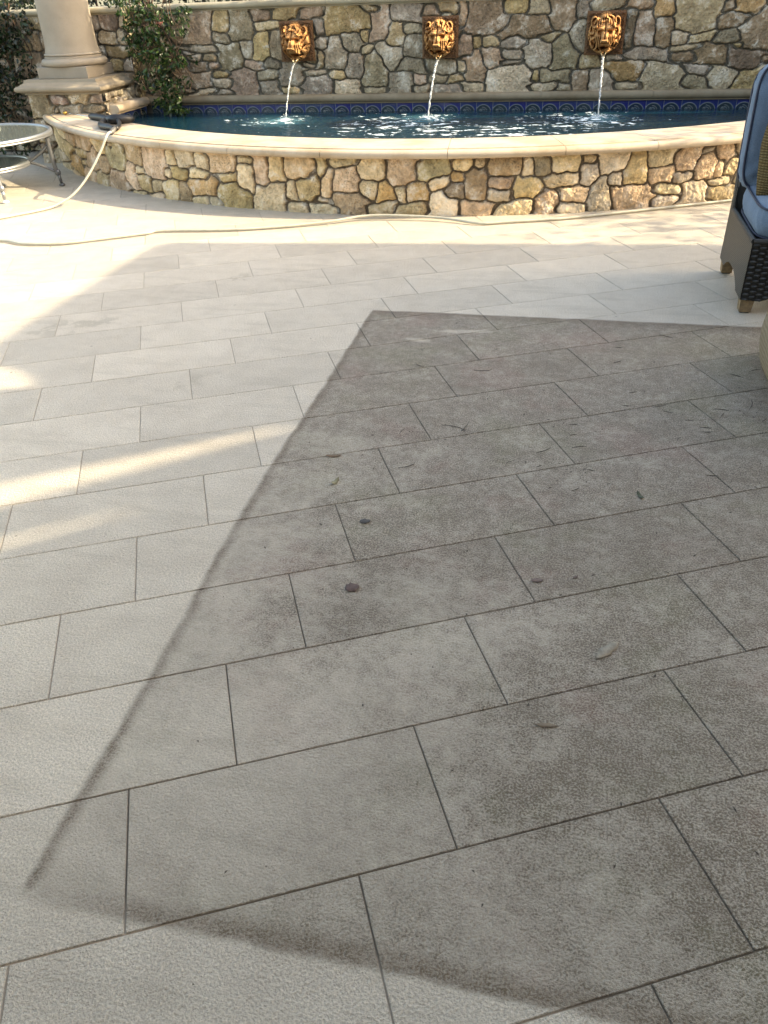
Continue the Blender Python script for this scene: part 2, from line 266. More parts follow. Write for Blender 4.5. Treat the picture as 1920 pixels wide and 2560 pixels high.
# ---------------------------------------------------------------- fieldstone relief
PAL={'t':(.62,.52,.36),'p':(.59,.46,.33),'y':(.60,.48,.28),'o':(.58,.41,.22),'w':(.66,.58,.44),'l':(.57,.51,.36),'k':(.54,.42,.33),'g':(.47,.42,.345),'b':(.43,.33,.23),'d':(.28,.24,.18),'r':(.42,.33,.25),'v':(.40,.355,.25)}
def dec(s): return [(int(a)/1000,int(b)/1000,int(c)/1000,int(d)/1000,e) for a,b,c,d,e in (q.split(',') for q in s.split(';'))]
def relief(name,stones,s0,s1,z0,z1,step,fn,mt,parent,seed,amp=.028,fill='tpygw',fs=(.08,.2,.06,.13),mult=(1,1,1),mortar=(.25,.205,.145),avoid=None):
    rr=random.Random(seed); ns=int((s1-s0)/step)+1; nz=int((z1-z0)/step)+1
    S,Zg=np.meshgrid(np.linspace(s0,s1,ns),np.linspace(z0,z1,nz))
    WS=S+.020*fbm(S*9,Zg*9,seed,3)+.006*fbm(S*45,Zg*45,seed+5,2); WZ=Zg+.020*fbm(S*9+50,Zg*9,seed+9,3)+.006*fbm(S*45+9,Zg*45,seed+15,2)
    d1=np.full(S.shape,9.);d2=np.full(S.shape,9.);ID=np.full(S.shape,-1); SZ=np.full(S.shape,.05); info=[]
    def put(a,b,w_,h_,c):
        i=len(info); A=w_/2*1.06;B=h_/2*1.06; ex=rr.uniform(3.2,6.5); an=rr.uniform(-.2,.2); k=rr.uniform(-.38,.38)
        lo=int(max(0,(a-w_*1.1-.03-s0)/step)); hi=int(min(ns,(a+w_*1.1+.03-s0)/step+1)); l2=int(max(0,(b-h_*1.1-.03-z0)/step)); h2=int(min(nz,(b+h_*1.1+.03-z0)/step+1))
        if hi<=lo or h2<=l2: return
        sl=(slice(l2,h2),slice(lo,hi)); dx=WS[sl]-a; dz=WZ[sl]-b; x=(dx*math.cos(an)+dz*math.sin(an)); z=(-dx*math.sin(an)+dz*math.cos(an)); x=x/(A*(1+k*z/B))
        d=(np.abs(x)**ex+np.abs(z/B)**ex)**(1/ex); info.append((rr.random(),c,rr.uniform(.6,1.15)))
        D1=d1[sl];D2=d2[sl];m_=d<D1; D2[:]=np.where(m_,D1,np.minimum(D2,d)); D1[m_]=d[m_]; I=ID[sl]; I[m_]=i; Q=SZ[sl]; Q[m_]=min(A,B)
    for st in stones: put(*st)
    for it in range(9000):
        a=rr.uniform(s0,s1); b=rr.uniform(z0,z1); i=int((a-s0)/step); j=int((b-z0)/step)
        need=2.3 if it<1500 else 1.8
        if d1[j,i]<need: continue
        f=1 if d1[j,i]>2 else .5
        w_=rr.uniform(fs[0],fs[1])*f; h_=rr.uniform(fs[2],fs[3])*f
        if rr.random()<.25: w_,h_=h_,w_
        put(a,b,w_,h_,rr.choice(fill))
        if it%200==0 and d1.max()<1.78: break
    e=np.minimum((1.75-d1)*SZ,(d2-d1)*SZ*.72); top=sstep(.0075,.0155,e)**.6
    ids=np.clip(ID,0,None); pr=np.array([q[2] for q in info])[ids]; sid=np.array([q[0] for q in info])[ids]
    tx=(vnoise(ids*3.7,ids*1.3,seed)-.5)*.10; tz=(vnoise(ids*1.9,ids*5.3,seed+2)-.5)*.10
    cxs=WS-np.round(WS,1)
    body=top*(amp*(.62+.38*pr)+.008*(1-np.clip(d1,0,1)**2)+.012*fbm(S*13+sid*31,Zg*13,seed+3,3)+.008*np.abs(fbm(S*34+sid*31,Zg*34,seed+6,3))+.006*fbm(S*80+sid*31,Zg*80,seed+4,3))
    h=body+.0015*fbm(S*120,Zg*120,seed+8,2)+.003*fbm(S*30,Zg*30,seed+12,3)
    colr=np.array([PAL[q[1]] for q in info])[ids]; jit=np.stack([vnoise(ids*7.1+k,ids*2.3,seed+20) for k in range(2)],-1)
    colr=colr*(.66+.60*jit[...,:1])*np.array(mult); colr[...,2]*=(.9+.2*jit[...,1])
    ms=1-sstep(.007,.0095,e); colr=colr*(1-ms[...,None])+np.array(mortar)*ms[...,None]
    P=fn(S.ravel(),Zg.ravel(),h.ravel()); idx=np.arange(ns*nz).reshape(nz,ns)
    F=np.stack([idx[:-1,:-1].ravel(),idx[:-1,1:].ravel(),idx[1:,1:].ravel(),idx[1:,:-1].ravel()],1)
    if avoid is not None:
        pass
    return mkmesh(name,P,F,mt,parent,True,cols=colr.reshape(-1,3),attrs={'sid':sid.ravel()})
CX,CY,RB=-1.22,10.17,4.628
# curved pool wall
pw=empty('pool_wall',(CX,CY-4.65,0),'low curved fieldstone pool wall with a beige rounded coping','pool wall')
def put(o,par):
    if par is None: return o
    o.parent=par; o.matrix_parent_inverse=Matrix.Translation(-Vector(par.location)); return o
def arcf(s,z,h): a=s/4.655; r=RB+h; return np.stack([CX+r*np.sin(a),CY-r*np.cos(a),z],1)
fr=[]
for (a,b,c,d,e) in dec(FRONT):
    zb=-.09*min(1,max(0,(-2.5-a)/1.5)); fr.append((a,b-zb*(1-b/.38),c,d,e))
put(relief('stone_face',fr,-4.45,3.9,-.01,.384,.0042,arcf,MS_front,None,11,amp=.017,fill='tpyptwlg',mult=(1.22,1.11,.97),mortar=(.155,.115,.075)),pw)
def sweep(prof,a0,a1,n=24):
    V=[];F=[];k=len(prof)
    for i in range(n+1):
        a=a0+(a1-a0)*i/n
        for (r,z) in prof: V.append((CX+r*math.sin(a),CY-r*math.cos(a),z))
        if i:
            for q in range(k): F.append((k*(i-1)+q,k*(i-1)+(q+1)%k,k*i+(q+1)%k,k*i+q))
    F.append(tuple(range(k))); F.append(tuple(range(k*n,k*n+k))[::-1])
    return V,F
core=sweep([(4.32,-.02),(4.32,.379),(4.625,.379),(4.625,-.02)],R(-53.5),R(50),60)
put(mkmesh('wall_core',*core,noisy('pool_render',(.2,.18,.14),.9)),pw)
cp=[(4.25,.380),(4.25,.430),(4.254,.434),(4.646,.434),(4.649,.4265),(4.657,.4265),(4.661,.4285)]
for i in range(9):
    q=R(90-i*22.5); cp.append((4.688+.032*math.cos(q),.404+.0275*math.sin(q)))
cp+=[(4.684,.380)]
J=[-53.4,-41.5,-32,-22.6,-14.6,-5.6,5.1,14.5,22.1,31.5,41.5,50]
for i in range(len(J)-1):
    V,F=sweep(cp,R(J[i])+.0004,R(J[i+1])-.0004,14); o=mkmesh('coping_stone',V,F,M_cope); o.data.polygons.foreach_set('use_smooth',np.ones(len(F),bool)); o.data.set_sharp_from_angle(angle=R(30)); put(o,pw)
# back wall
BY=8.05
bw=empty('fountain_wall',(-1.22,BY,0),'tall grey brown fieldstone back wall behind the pool, beige cap on top','stone wall')
def plf(y): return lambda s,z,h: np.stack([s,y-h,z],1)
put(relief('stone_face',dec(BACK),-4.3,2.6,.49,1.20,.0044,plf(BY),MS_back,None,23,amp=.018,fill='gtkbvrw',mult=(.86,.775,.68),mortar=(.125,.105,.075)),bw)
b=MB(); b.box(-7.6,3.4,BY+.01,BY+.34,0,1.205); put(b.build('wall_core',noisy('core_mortar',(.12,.11,.09),.95)),bw)
def ledge(name,par,x0,x1,yf,z0,z1,ov,mt,n=1,depth=.1,axis='x',x=None):
    # bullnose moulding running along x, front at yf-ov
    for k in range(n):
        a=x0+(x1-x0)*k/n+(.001 if k else 0); c=x0+(x1-x0)*(k+1)/n-(.001 if k<n-1 else 0)
        zc=(z0+z1)/2; rr_=(z1-z0)/2
        pr=[(depth,z0),(-ov*.45,z0),(-ov*.45,z0+.008)]+[(-ov+rr_*.75-rr_*.75*math.sin(q),zc+.004-(rr_-.006)*math.cos(q)) for q in [math.pi*i/10 for i in range(11)]]+[(depth,z1)]
        V=[];F=[];m_=len(pr)
        for xx in (a,c):
            for (dy,z) in pr: V.append((xx,yf+dy,z) if axis=='x' else (x-dy,xx,z))
        for q in range(m_): F.append((q,(q+1)%m_,m_+(q+1)%m_,m_+q))
        F.append(tuple(range(m_))[::-1]); F.append(tuple(range(m_,2*m_)))
        o=mkmesh(name,V,F,mt); o.data.polygons.foreach_set('use_smooth',np.ones(len(F),bool)); o.data.set_sharp_from_angle(angle=R(35)); put(o,par)
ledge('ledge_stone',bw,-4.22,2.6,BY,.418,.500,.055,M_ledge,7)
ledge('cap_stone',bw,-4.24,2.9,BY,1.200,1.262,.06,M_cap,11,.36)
ledge('cap_stone',bw,-7.6,-4.24,7.93,1.200,1.262,.06,M_cap,4,.48)
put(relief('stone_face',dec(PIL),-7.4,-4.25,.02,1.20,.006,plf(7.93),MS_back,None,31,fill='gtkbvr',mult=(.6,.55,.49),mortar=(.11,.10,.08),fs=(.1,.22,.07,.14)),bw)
def xf(x): return lambda s,z,h: np.stack([x+h,s,z],1)
put(relief('stone_face',[],7.90,8.06,.46,1.20,.006,xf(-4.275),MS_back,None,33,fill='gtw',mult=(.85,.8,.7),fs=(.08,.14,.06,.12)),bw)
# ceramic tile band
def tileband(name,par,s0,s1,fn,step=.0026):
    TS=.1515; z1=.4165; z0=.27; ns=int((s1-s0)/step); nz=int((z1-z0)/step)
    S,Zg=np.meshgrid(np.linspace(s0,s1,ns),np.linspace(z0,z1,nz)); k=np.floor(S/TS); x=S/TS-k; y=(Zg-z1)/TS
    line=lambda d,w_: np.exp(-(d/w_)**2)
    r=np.hypot((x-.42)/1.0,(y+.60)*1.08); arch=line(r-.47,.022); ins=(r<.47)
    L=np.zeros_like(x)
    for q in (.12,.22,.32): L=np.maximum(L,line(np.hypot((x-.36),(y+.62))-q,.018)*(x>.34)*ins*(np.abs(x-.36)+.1<.6))
    L=np.maximum(L,line(np.hypot(x-.27,y+.47)-.05,.03)*ins)
    rt_=_h(k.astype(int),k.astype(int)*0+3,5)[...,None]
    blue=np.array((.008,.014,.14))*(1-rt_*.6)+np.array((.02,.05,.10))*rt_*.6; teal=np.array((.008,.022,.05))*(1-rt_*.5)+np.array((.03,.05,.035))*rt_*.5
    C=np.where(ins[...,None],teal,blue); lc=np.array((.14,.17,.18)); mx=np.clip(np.maximum(arch,L*.8),0,1)[...,None]; C=C*(1-mx)+lc*mx
    gr=np.maximum(line(np.minimum(x,1-x),.016),line(y,.012))[...,None]; C=C*(1-gr)+np.array((.12,.15,.19))*gr
    h=.0025*(mx[...,0])+.002*(1-gr[...,0]); P=fn(S.ravel(),Zg.ravel(),h.ravel()); idx=np.arange(ns*nz).reshape(nz,ns)
    F=np.stack([idx[:-1,:-1].ravel(),idx[:-1,1:].ravel(),idx[1:,1:].ravel(),idx[1:,:-1].ravel()],1)
    mt=mat('glazed_tile',(.1,.1,.2),.16,0,.6); tt=NT(mt); tt.base(tt.attr('Col').outputs['Color'])
    return put(mkmesh(name,P,F,mt,None,True,cols=C.reshape(-1,3)),par)
tileband('waterline_tile',bw,-4.2,2.6,plf(8.045))
# left and right pedestals with column; the pool runs between them
def pedestal(x0,x1,side,sx,stones,label,seed):
    e=empty('pedestal',((x0+x1)/2,7.345,0),label,'pedestal','stone pedestals at the ends of the pool')
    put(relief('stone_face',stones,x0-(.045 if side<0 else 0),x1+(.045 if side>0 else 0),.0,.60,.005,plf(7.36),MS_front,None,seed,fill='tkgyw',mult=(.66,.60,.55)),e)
    fx=(lambda x: lambda s,z,h: np.stack([x+side*h,s,z],1))
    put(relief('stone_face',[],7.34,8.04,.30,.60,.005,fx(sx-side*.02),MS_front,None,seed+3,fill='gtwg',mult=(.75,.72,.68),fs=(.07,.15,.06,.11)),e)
    c=MB(); c.box(x0+.01,x1-.01,7.37,8.02,0,.6); c.box(min(sx-side*.03,x0+.02),max(sx-side*.03,x1-.02),7.375,8.0,.1,.598); put(c.build('core',bpy.data.materials['core_mortar']),e)
    other=x0 if side>0 else x1
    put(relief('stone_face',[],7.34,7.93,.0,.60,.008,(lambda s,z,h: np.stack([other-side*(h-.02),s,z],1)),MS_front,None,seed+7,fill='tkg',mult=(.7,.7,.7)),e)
    m_=MB(); m_.rings(x0,x1,7.345,7.99,[(-.02,.596),(.022,.596),(.022,.612),(.045,.616)]+[(.052+.032*math.sin(q),.644-.026*math.cos(q)) for q in [math.pi*i/10 for i in range(11)]]+[(.045,.676),(.03,.684),(.012,.696),(.006,.718),(-.05,.718)]); put(m_.build('moulded_cap',M_ped,angle=35),e)
    xs=sx+.0
    return e
LX0,LX1=-5.09,-4.36
pd=pedestal(LX0,LX1,1,-4.30,dec(PED),'fieldstone pedestal with moulded beige cap under the round column at left',41)
# side waterline ledge and tiles at the left end of the pool
for yy in [0]:
    pr_=lambda: None
ledge('ledge_stone',pd,7.37,8.0,0,.418,.500,.055,M_cope,1,.1,'y',-4.245)
tileband('waterline_tile',pd,7.0,8.04,xf(-4.262))
pr=pedestal(1.92,2.65,-1,1.86,[],'matching fieldstone pedestal at the right end of the pool, hidden behind the chair',61)
def column(cx,label,top=3.0):
    e=empty('column',(cx,7.675,.718),label,'column','round limestone columns'); 
    b=MB(); b.box(cx-.257,cx+.257,7.418,7.932,.718,.812,bev=.004); put(b.build('plinth',M_shaft),e)
    b=MB(); b.lathe([(.27,.812)]+[(.272+.030*math.sin(q),.843-.031*math.cos(q)) for q in [math.pi*i/10 for i in range(1,11)]]+[(.262,.876),(.262,.890),(.256,.894)]+[(.252+.012*math.sin(q),.906-.010*math.cos(q)) for q in [math.pi*i/6 for i in range(7)]]+[(.25,.918)],(cx,7.675,0),64); put(b.build('column_base',M_shaft,angle=40),e)
    b=MB(); b.lathe([(.249,.918),(.247,.932),(.240,.955),(.236,.99),(.234,1.05),(.231,1.5),(.205,top)],(cx,7.675,0),64); put(b.build('shaft',M_shaft,angle=60),e); return e
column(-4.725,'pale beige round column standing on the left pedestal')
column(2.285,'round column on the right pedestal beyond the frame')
# ---------------------------------------------------------------- water
n=0; V=[];F=[]; xs=np.linspace(-4.262,1.87,308); 
ysn=160
for j in range(ysn+1):
    for i,x in enumerate(xs):
        yf=CY-math.sqrt(max(4.30**2-(x-CX)**2,0)) if abs(x-CX)<4.2 else 8
        y=yf+(8.046-yf)*j/ysn; V.append((x,y,.345))
V=np.array(V); nx=len(xs); idx=np.arange(nx*(ysn+1)).reshape(ysn+1,nx)
SPL=[(-2.612,7.53),(-1.291,7.59),(.189,7.59)]
z=.0028*fbm(V[:,0]*4,V[:,1]*7,71,4)+.0016*fbm(V[:,0]*14,V[:,1]*22,72,3)
for (a,c) in SPL:
    d=np.hypot(V[:,0]-a,V[:,1]-c); ph=fbm(V[:,0]*6,V[:,1]*6,73,3)*3; z+=(.007*np.exp(-d/.28)+.0018*np.exp(-d/.9))*np.sin(d*58+ph*2)+.012*np.exp(-(d/.05)**2)*(.5+vnoise(V[:,0]*60,V[:,1]*60,3))
V[:,2]+=z
F=np.stack([idx[:-1,:-1].ravel(),idx[:-1,1:].ravel(),idx[1:,1:].ravel(),idx[1:,:-1].ravel()],1)
wm_=mat('pool_water',(.006,.035,.055),.035,0,.5,IOR=1.33); t=NT(wm_); p=t.pos()
mp=t.n('ShaderNodeMapping'); mp.inputs['Scale'].default_value=(1,2.0,1); t.l(p,mp.inputs[0]); q=mp.outputs[0]
wz=t.noise(q,2.2,3,.5); f1=t.noise(q,5.5,5,.62); f2=t.noise(q,20,4,.6)
def near(x,y,r0,r1):
    vm=t.n('ShaderNodeVectorMath',operation='DISTANCE'); t.l(p,vm.inputs[0]); vm.inputs[1].default_value=(x,y,.345); return t.sm(vm.outputs['Value'],r0,r1,1.,0.)
nr_=near(SPL[0][0]-.1,SPL[0][1]-.1,.0,1.0); nr_=t.math('MULTIPLY',nr_,.8)
nr_=t.math('MAXIMUM',nr_,t.math('MULTIPLY',near(-1.4,7.2,.1,1.3),.93)); nr_=t.math('MAXIMUM',nr_,t.math('MULTIPLY',near(.0,7.35,.1,1.1),.95)); nr_=t.math('MAXIMUM',nr_,t.math('MULTIPLY',near(-.6,6.8,.1,1.3),.8))
fo=t.math('ADD',t.math('MULTIPLY',f1,.62),t.math('MULTIPLY',f2,.38)); th=t.sm(nr_,0,1,.66,.535)
foam=t.sm(t.math('SUBTRACT',fo,th),0,.022); core_=t.math('MAXIMUM',t.math('MAXIMUM',near(SPL[0][0],SPL[0][1],.02,.10),near(SPL[1][0],SPL[1][1],.02,.11)),near(SPL[2][0],SPL[2][1],.02,.09)); foam=t.math('MAXIMUM',foam,t.math('MULTIPLY',core_,t.sm(f2,.35,.55)))
milk=t.math('MAXIMUM',t.math('MAXIMUM',near(SPL[0][0]-.05,SPL[0][1]-.08,.0,.42),near(SPL[1][0]-.05,SPL[1][1]-.08,.0,.42)),near(SPL[2][0],SPL[2][1]-.08,.0,.38))
c=t.mix(t.math('MULTIPLY',milk,t.sm(f1,.3,.6,.3,.9)),(.002,.026,.044),(.07,.19,.24)); c=t.mix(foam,c,(.72,.80,.84)); t.base(c); t.l(t.math('ADD',t.math('MULTIPLY',foam,.5),.04),t.b.inputs['Roughness'])
t.l(t.bump(t.math('ADD',f1,t.math('MULTIPLY',f2,.35)),.35,.03),t.b.inputs['Normal'])
o=mkmesh('water',V,F,wm_,None,True); o['kind']='structure'
# ---------------------------------------------------------------- lion fountains
def gridmesh(name,Xg,Zg,Hh,mask,c,mt,parent,yb,cols=None):
    ny,nx=Xg.shape; P=np.stack([c[0]+Xg.ravel(),yb-Hh.ravel(),c[1]+Zg.ravel()],1); idx=np.arange(nx*ny).reshape(ny,nx)
    F=np.stack([idx[:-1,:-1].ravel(),idx[:-1,1:].ravel(),idx[1:,1:].ravel(),idx[1:,:-1].ravel()],1)
    if mask is not None:
        mk=mask.ravel(); F=F[mk[F].any(1)]; used=np.unique(F); mp=np.full(len(P),-1); mp[used]=np.arange(len(used)); P=P[used]; F=mp[F]
        if cols is not None: cols=cols[used]
    return mkmesh(name,P,F,mt,parent,True,cols=cols)
def lionH(X_,Z_,seed):
    x=X_/.16; z=Z_/.16; ax=np.abs(x); G=lambda cx,cz,rx,rz: np.exp(-(((x-cx)/rx)**2+((z-cz)/rz)**2)*1.0)
    G2=lambda cx,cz,rx,rz: np.exp(-(((ax-cx)/rx)**2+((z-cz)/rz)**2))
    r=np.hypot(x/.90,(z+.05)/.93); th=np.arctan2(x,z+.05)
    rf=np.hypot(x/.56,(z+.07)/.72)
    h=.060*np.sqrt(np.clip(1-r**2,0,1))                      # mane mass
    mane=sstep(.80,1.02,rf)*sstep(1.06,.9,r)
    cu=fbm(x*3.2,z*3.2,seed,3); h+=mane*(.018*np.sin(th*11+rf*8+cu*6)+.010*np.sin(rf*20+th*4+cu*8)+.008)
    face=.062*np.sqrt(np.clip(1-rf**2,0,1)); h+=face
    fr_=np.exp(-((rf-1.0)/.13)**2)*sstep(.15,.4,z); h+=fr_*(.024+.018*np.sin(x*50))   # fringe of hair over the brow
    h+=.030*G2(.24,.25,.20,.10)+.012*G2(.26,.42,.2,.1); h-=.020*np.exp(-(x/.035)**2)*sstep(.02,.12,z)*sstep(.62,.5,z)
    h-=.004*np.sin((z-.2*ax)*70)*G2(.25,.42,.2,.12)
    h-=.062*G2(.25,.065,.125,.10); h+=.036*G2(.25,.055,.062,.055); h-=.012*G2(.25,.055,.022,.022)
    h+=.034*sstep(.22,.15,ax)*sstep(-.40,-.30,z)*sstep(.16,.06,z); h-=.022*np.exp(-(x/.03)**2)*sstep(-.26,-.2,z)*sstep(.14,.05,z)
    h+=.030*sstep(.25,.19,ax)*sstep(-.42,-.37,z)*sstep(-.22,-.27,z); h-=.018*G2(.11,-.37,.045,.03)
    wh=sstep(.20,.26,ax)*sstep(.62,.5,ax)*sstep(-.66,-.5,z)*sstep(.0,-.12,z); h+=wh*(.016+.015*np.sin((ax*1.0+.35*(z+.3)**2)*70))
    h+=.020*G2(.17,-.47,.14,.10); h+=.016*G2(.40,-.02,.13,.1)
    h-=.09*G(0,-.66,.22,.10); h+=.030*sstep(.03,.0,np.abs(z+.60))*sstep(.15,.12,ax)*(np.abs(np.sin(x*38))>.35); h+=.02*G(0,-.84,.2,.09)
    h-=.030*G2(.46,-.5,.07,.14)
    # ears
    er=np.hypot((ax-.60)/.20,(z-.52)/.27); h=np.where(er<1.15,np.maximum(h,0)+.030*np.exp(-((er-.86)/.16)**2)+.020*(er<.86),h); h-=.020*np.exp(-(er/.55)**2)
    # crest
    h+=.030*G(0,.80,.26,.12)*(.6+.4*np.sin(x*70)); 
    h+=.0015*fbm(x*14,z*14,seed+4,3)
    m_=(r<1.0)|(er<1.1)|((np.hypot(x/.3,(z-.82)/.16))<1)
    return h,m_
def lm(name,c1,c2,r=.38,sp=.55):
    m_=mat(name,c1,r,.0,sp); t=NT(m_); p=t.obj(); a=t.noise(p,30,5,.6); t.base(t.mix(t.sm(a,.35,.7),c1,c2)); t.l(t.bump(a,.25,.004),t.b.inputs['Normal']); return m_
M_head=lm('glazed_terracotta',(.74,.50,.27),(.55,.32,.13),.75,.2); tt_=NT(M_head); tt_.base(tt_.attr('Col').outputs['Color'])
M_plate=lm('dark_glazed_terracotta',(.15,.068,.025),(.095,.042,.014),.45,.4)
M_wet=mat('wet_terracotta',(.30,.22,.12),.15,0,.7)
M_jet=mat('falling_water',(.88,.93,.95),.12,0,.6,IOR=1.33,Transmission_Weight=.7); t=NT(M_jet); t.l(t.bump(t.noise(t.obj(),110,3,.6),.9,.01),t.b.inputs['Normal'])
LAB=['glazed lion head fountain mask at the left of three, beside the vine, half in shade','glazed lion head fountain mask in the middle of three, brightly sunlit','glazed lion head fountain mask at the right of three, nearest the blue chair']
JL=['thin stream falling from the left lion mask into the pool','stream falling from the middle lion mask into the pool','stream falling from the right lion mask near the blue chair into the pool']
PX=[-2.59,-1.248,.182]; YF=8.005
for i in range(3):
    cx,cz=PX[i],.937; e=empty('lion_fountain',(cx,YF,cz-.16),LAB[i],'fountain mask','lion head fountain masks on the back wall')
    xs=np.linspace(-.163,.163,150); Xg,Zg=np.meshgrid(xs,xs)
    edge=np.minimum(.163-np.abs(Xg),.163-np.abs(Zg)); nn=fbm(Xg*26,Zg*26,90+i,3); hp=sstep(0,.003,edge)*.020+sstep(.008,.02,edge)*(.006*np.sin(nn*22+Xg*70)+.004)
    put(gridmesh('plate',Xg,Zg,hp,None,(cx,cz),M_plate,None,YF),e)
    xs=np.linspace(-.165,.165,230); Xg,Zg=np.meshgrid(xs,xs); hh,mk=lionH(Xg,Zg,50+i)
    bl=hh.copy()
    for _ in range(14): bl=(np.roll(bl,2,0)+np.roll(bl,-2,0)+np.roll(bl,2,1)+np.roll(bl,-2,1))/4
    recess=sstep(.0015,-.007,hh-bl).ravel()[:,None]; ncol=fbm(Xg*30,Zg*30,60+i,3).ravel()[:,None]*.12
    cc=np.array((.50,.265,.11))*(1-recess+ncol)+np.array((.26,.115,.04))*recess       # darker brown where the carving is recessed
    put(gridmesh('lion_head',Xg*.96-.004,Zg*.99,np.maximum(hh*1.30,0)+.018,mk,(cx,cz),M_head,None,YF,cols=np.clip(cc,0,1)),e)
    b=MB(); N=14; V=[];F=[]
    for a in range(N+1):
        q=math.pi*a/N
        for k in range(7):
            s_=k/6; V.append((cx+.030*math.cos(q)*(1-.35*s_**2),YF-.03-.115*s_,cz-.128-.030*math.sin(q)*(1-.2*s_)-.016*s_*s_))
        if a:
            for k in range(6): F.append((7*(a-1)+k,7*(a-1)+k+1,7*a+k+1,7*a+k))
    b.add(V,F); o=b.build('spout_lip',M_wet,smooth=True); so_=o.modifiers.new('thick','SOLIDIFY'); so_.thickness=.008; put(o,e)
    # stream
    sx_,sy_=SPL[i]; x0,y0,z0=cx,YF-.135,cz-.165; P=[];rr=[]
    jr=random.Random(i)
    V=[];F=[];n_=12;K=110
    for k in range(K+1):
        tt=k/K; y=y0+(sy_-y0)*tt; x=x0+(sx_-x0)*tt; z_=z0-(z0-.35)*(tt**1.6*.85+tt*.15); rad=(.0105 if i else .0085)*(1-.38*tt)
        for a in range(n_):
            q=2*math.pi*a/n_; f_=1+.30*math.sin(2*q+k*.42)+.12*math.sin(3*q-k*.9)+jr.uniform(-.07,.07)
            V.append((x+rad*f_*math.cos(q)+.0016*math.sin(k*.55),y+rad*f_*math.sin(q),z_))
        if k:
            for a in range(n_): F.append((n_*(k-1)+a,n_*(k-1)+(a+1)%n_,n_*k+(a+1)%n_,n_*k+a))
    F.append(tuple(range(n_))); F.append(tuple(range(n_*K,n_*K+n_)))
    b=MB(); b.add(V,F)
    for k in range(26):   # thrown droplets round the foot of the stream
        q=jr.uniform(0,6.28); d=jr.uniform(.008,.05); s_=jr.uniform(.0012,.004); zz=.352+jr.random()**2*.05*(1-d/.07)
        b.lathe([(s_*.3,-s_*2),(s_,0),(s_*.3,s_*2)],(sx_+d*math.cos(q),sy_+d*math.sin(q),zz),6)
    o=b.build('water_stream',M_jet,smooth=True); tag(o,JL[i],'water stream','streams pouring from the lion masks')
# ---------------------------------------------------------------- side table
M_al=mat('brushed_aluminium',(.31,.32,.325),.36,.75,.5); M_dk=mat('dark_aluminium',(.13,.135,.14),.4,.5); M_gl=mat('table_glass',(.42,.47,.44),.08,0,.5,IOR=1.45,Transmission_Weight=.8)
TC=(-4.87,6.10); T=empty('round_table',(TC[0],TC[1],0),'round grey metal patio table with glass top and lower shelf beside the pool wall','table')
def ringprof(Rr,z0,w_,h_,n=72):
    pr_=[]; 
    for i in range(12): q=2*math.pi*i/12; pr_.append((Rr+w_*.5*math.copysign(abs(math.cos(q))**.7,math.cos(q)),z0+h_*.5*math.copysign(abs(math.sin(q))**.7,math.sin(q))))
    V=[];F=[];k=12
    for i in range(n):
        a=2*math.pi*i/n
        for (r,z) in pr_: V.append((TC[0]+r*math.cos(a),TC[1]+r*math.sin(a),z))
        j=(i+1)%n
        for q in range(k): F.append((k*i+q,k*j+q,k*j+(q+1)%k,k*i+(q+1)%k))
    return V,F
b=MB(); b.add(*ringprof(.628,.425,.034,.034)); b.add(*ringprof(.636,.409,.018,.014)); rim=put(b.build('rim',M_al,smooth=True),T)
b=MB(); b.lathe([(.612,.424),(.614,.426),(.614,.430),(.612,.432)],(TC[0],TC[1],0),64); put(b.build('glass_top',M_gl),T)
b=MB(); b.add(*ringprof(.400,.205,.028,.032)); b.add(*ringprof(.407,.189,.014,.014)); put(b.build('shelf_rim',M_al,smooth=True),T)
b=MB(); b.lathe([(.388,.204),(.388,.210)],(TC[0],TC[1],0),64); put(b.build('shelf_glass',mat('shelf_glass',(.15,.17,.17),.1,0,.5)),T)
for a in (-41.2,21.8,85,148,212,270):
    q=R(a); dx,dy=math.cos(q),math.sin(q); L=lambda r,z:(TC[0]+r*dx,TC[1]+r*dy,z)
    if a>30 and a not in (148,270): continue
    b=MB(); b.tube(spline([L(.60,.41),L(.598,.33),L(.60,.2),L(.612,.105)],5),[.017]*16,10); b.lathe([(.012,.085),(.024,.095),(.027,.112),(.022,.128),(.014,.135)],L(.615,0),14); b.tube([L(.617,.10),L(.625,.022)],[.015,.012],10)
    lg=put(b.build('leg',M_al if a<0 else M_dk,smooth=True),T)
    b=MB(); b.lathe([(.020,.002),(.026,.006),(.026,.016),(.012,.024)],L(.626,0),14); f_=put(b.build('foot_glide',mat('white_glide',(.75,.75,.72),.5) if a<0 else M_dk,smooth=True),T); 
    b=MB(); b.tube(spline([L(.60,.12),L(.50,.17),L(.41,.205)],4),.012,8); b.tube(spline([L(.41,.21),L(.50,.26),L(.595,.33)],4),.012,8); put(b.build('brace',M_al if a<0 else M_dk,smooth=True),T)
# things on the table
b=MB(); M_=Matrix.Translation((-5.07,6.42,.434))@Matrix.Rotation(.5,4,'Z'); b.box(-.16,.20,-.11,.12,0,.036,M_,bev=.006); o=b.build('glass_box',mat('frosted_glass_box',(.62,.68,.60),.15,0,.5,Transmission_Weight=.35)); tag(o,'low pale glass tray on the table edge at far left','tray')
b=MB(); v=spline([(-5.16,6.62,.436),(-5.13,6.58,.50),(-5.10,6.57,.545),(-5.14,6.56,.60)],6); b.tube(v,[.028+.010*math.sin(i*.9) for i in range(len(v))],14); b.lathe([(.04,0),(.055,.012),(.03,.03),(.02,.05)],(-5.15,6.62,.434),18)
o=b.build('figurine',mat('turquoise_glaze',(.10,.42,.42),.2,0,.6),smooth=True); tag(o,'small turquoise glazed figurine on the round table at the left edge','figurine')
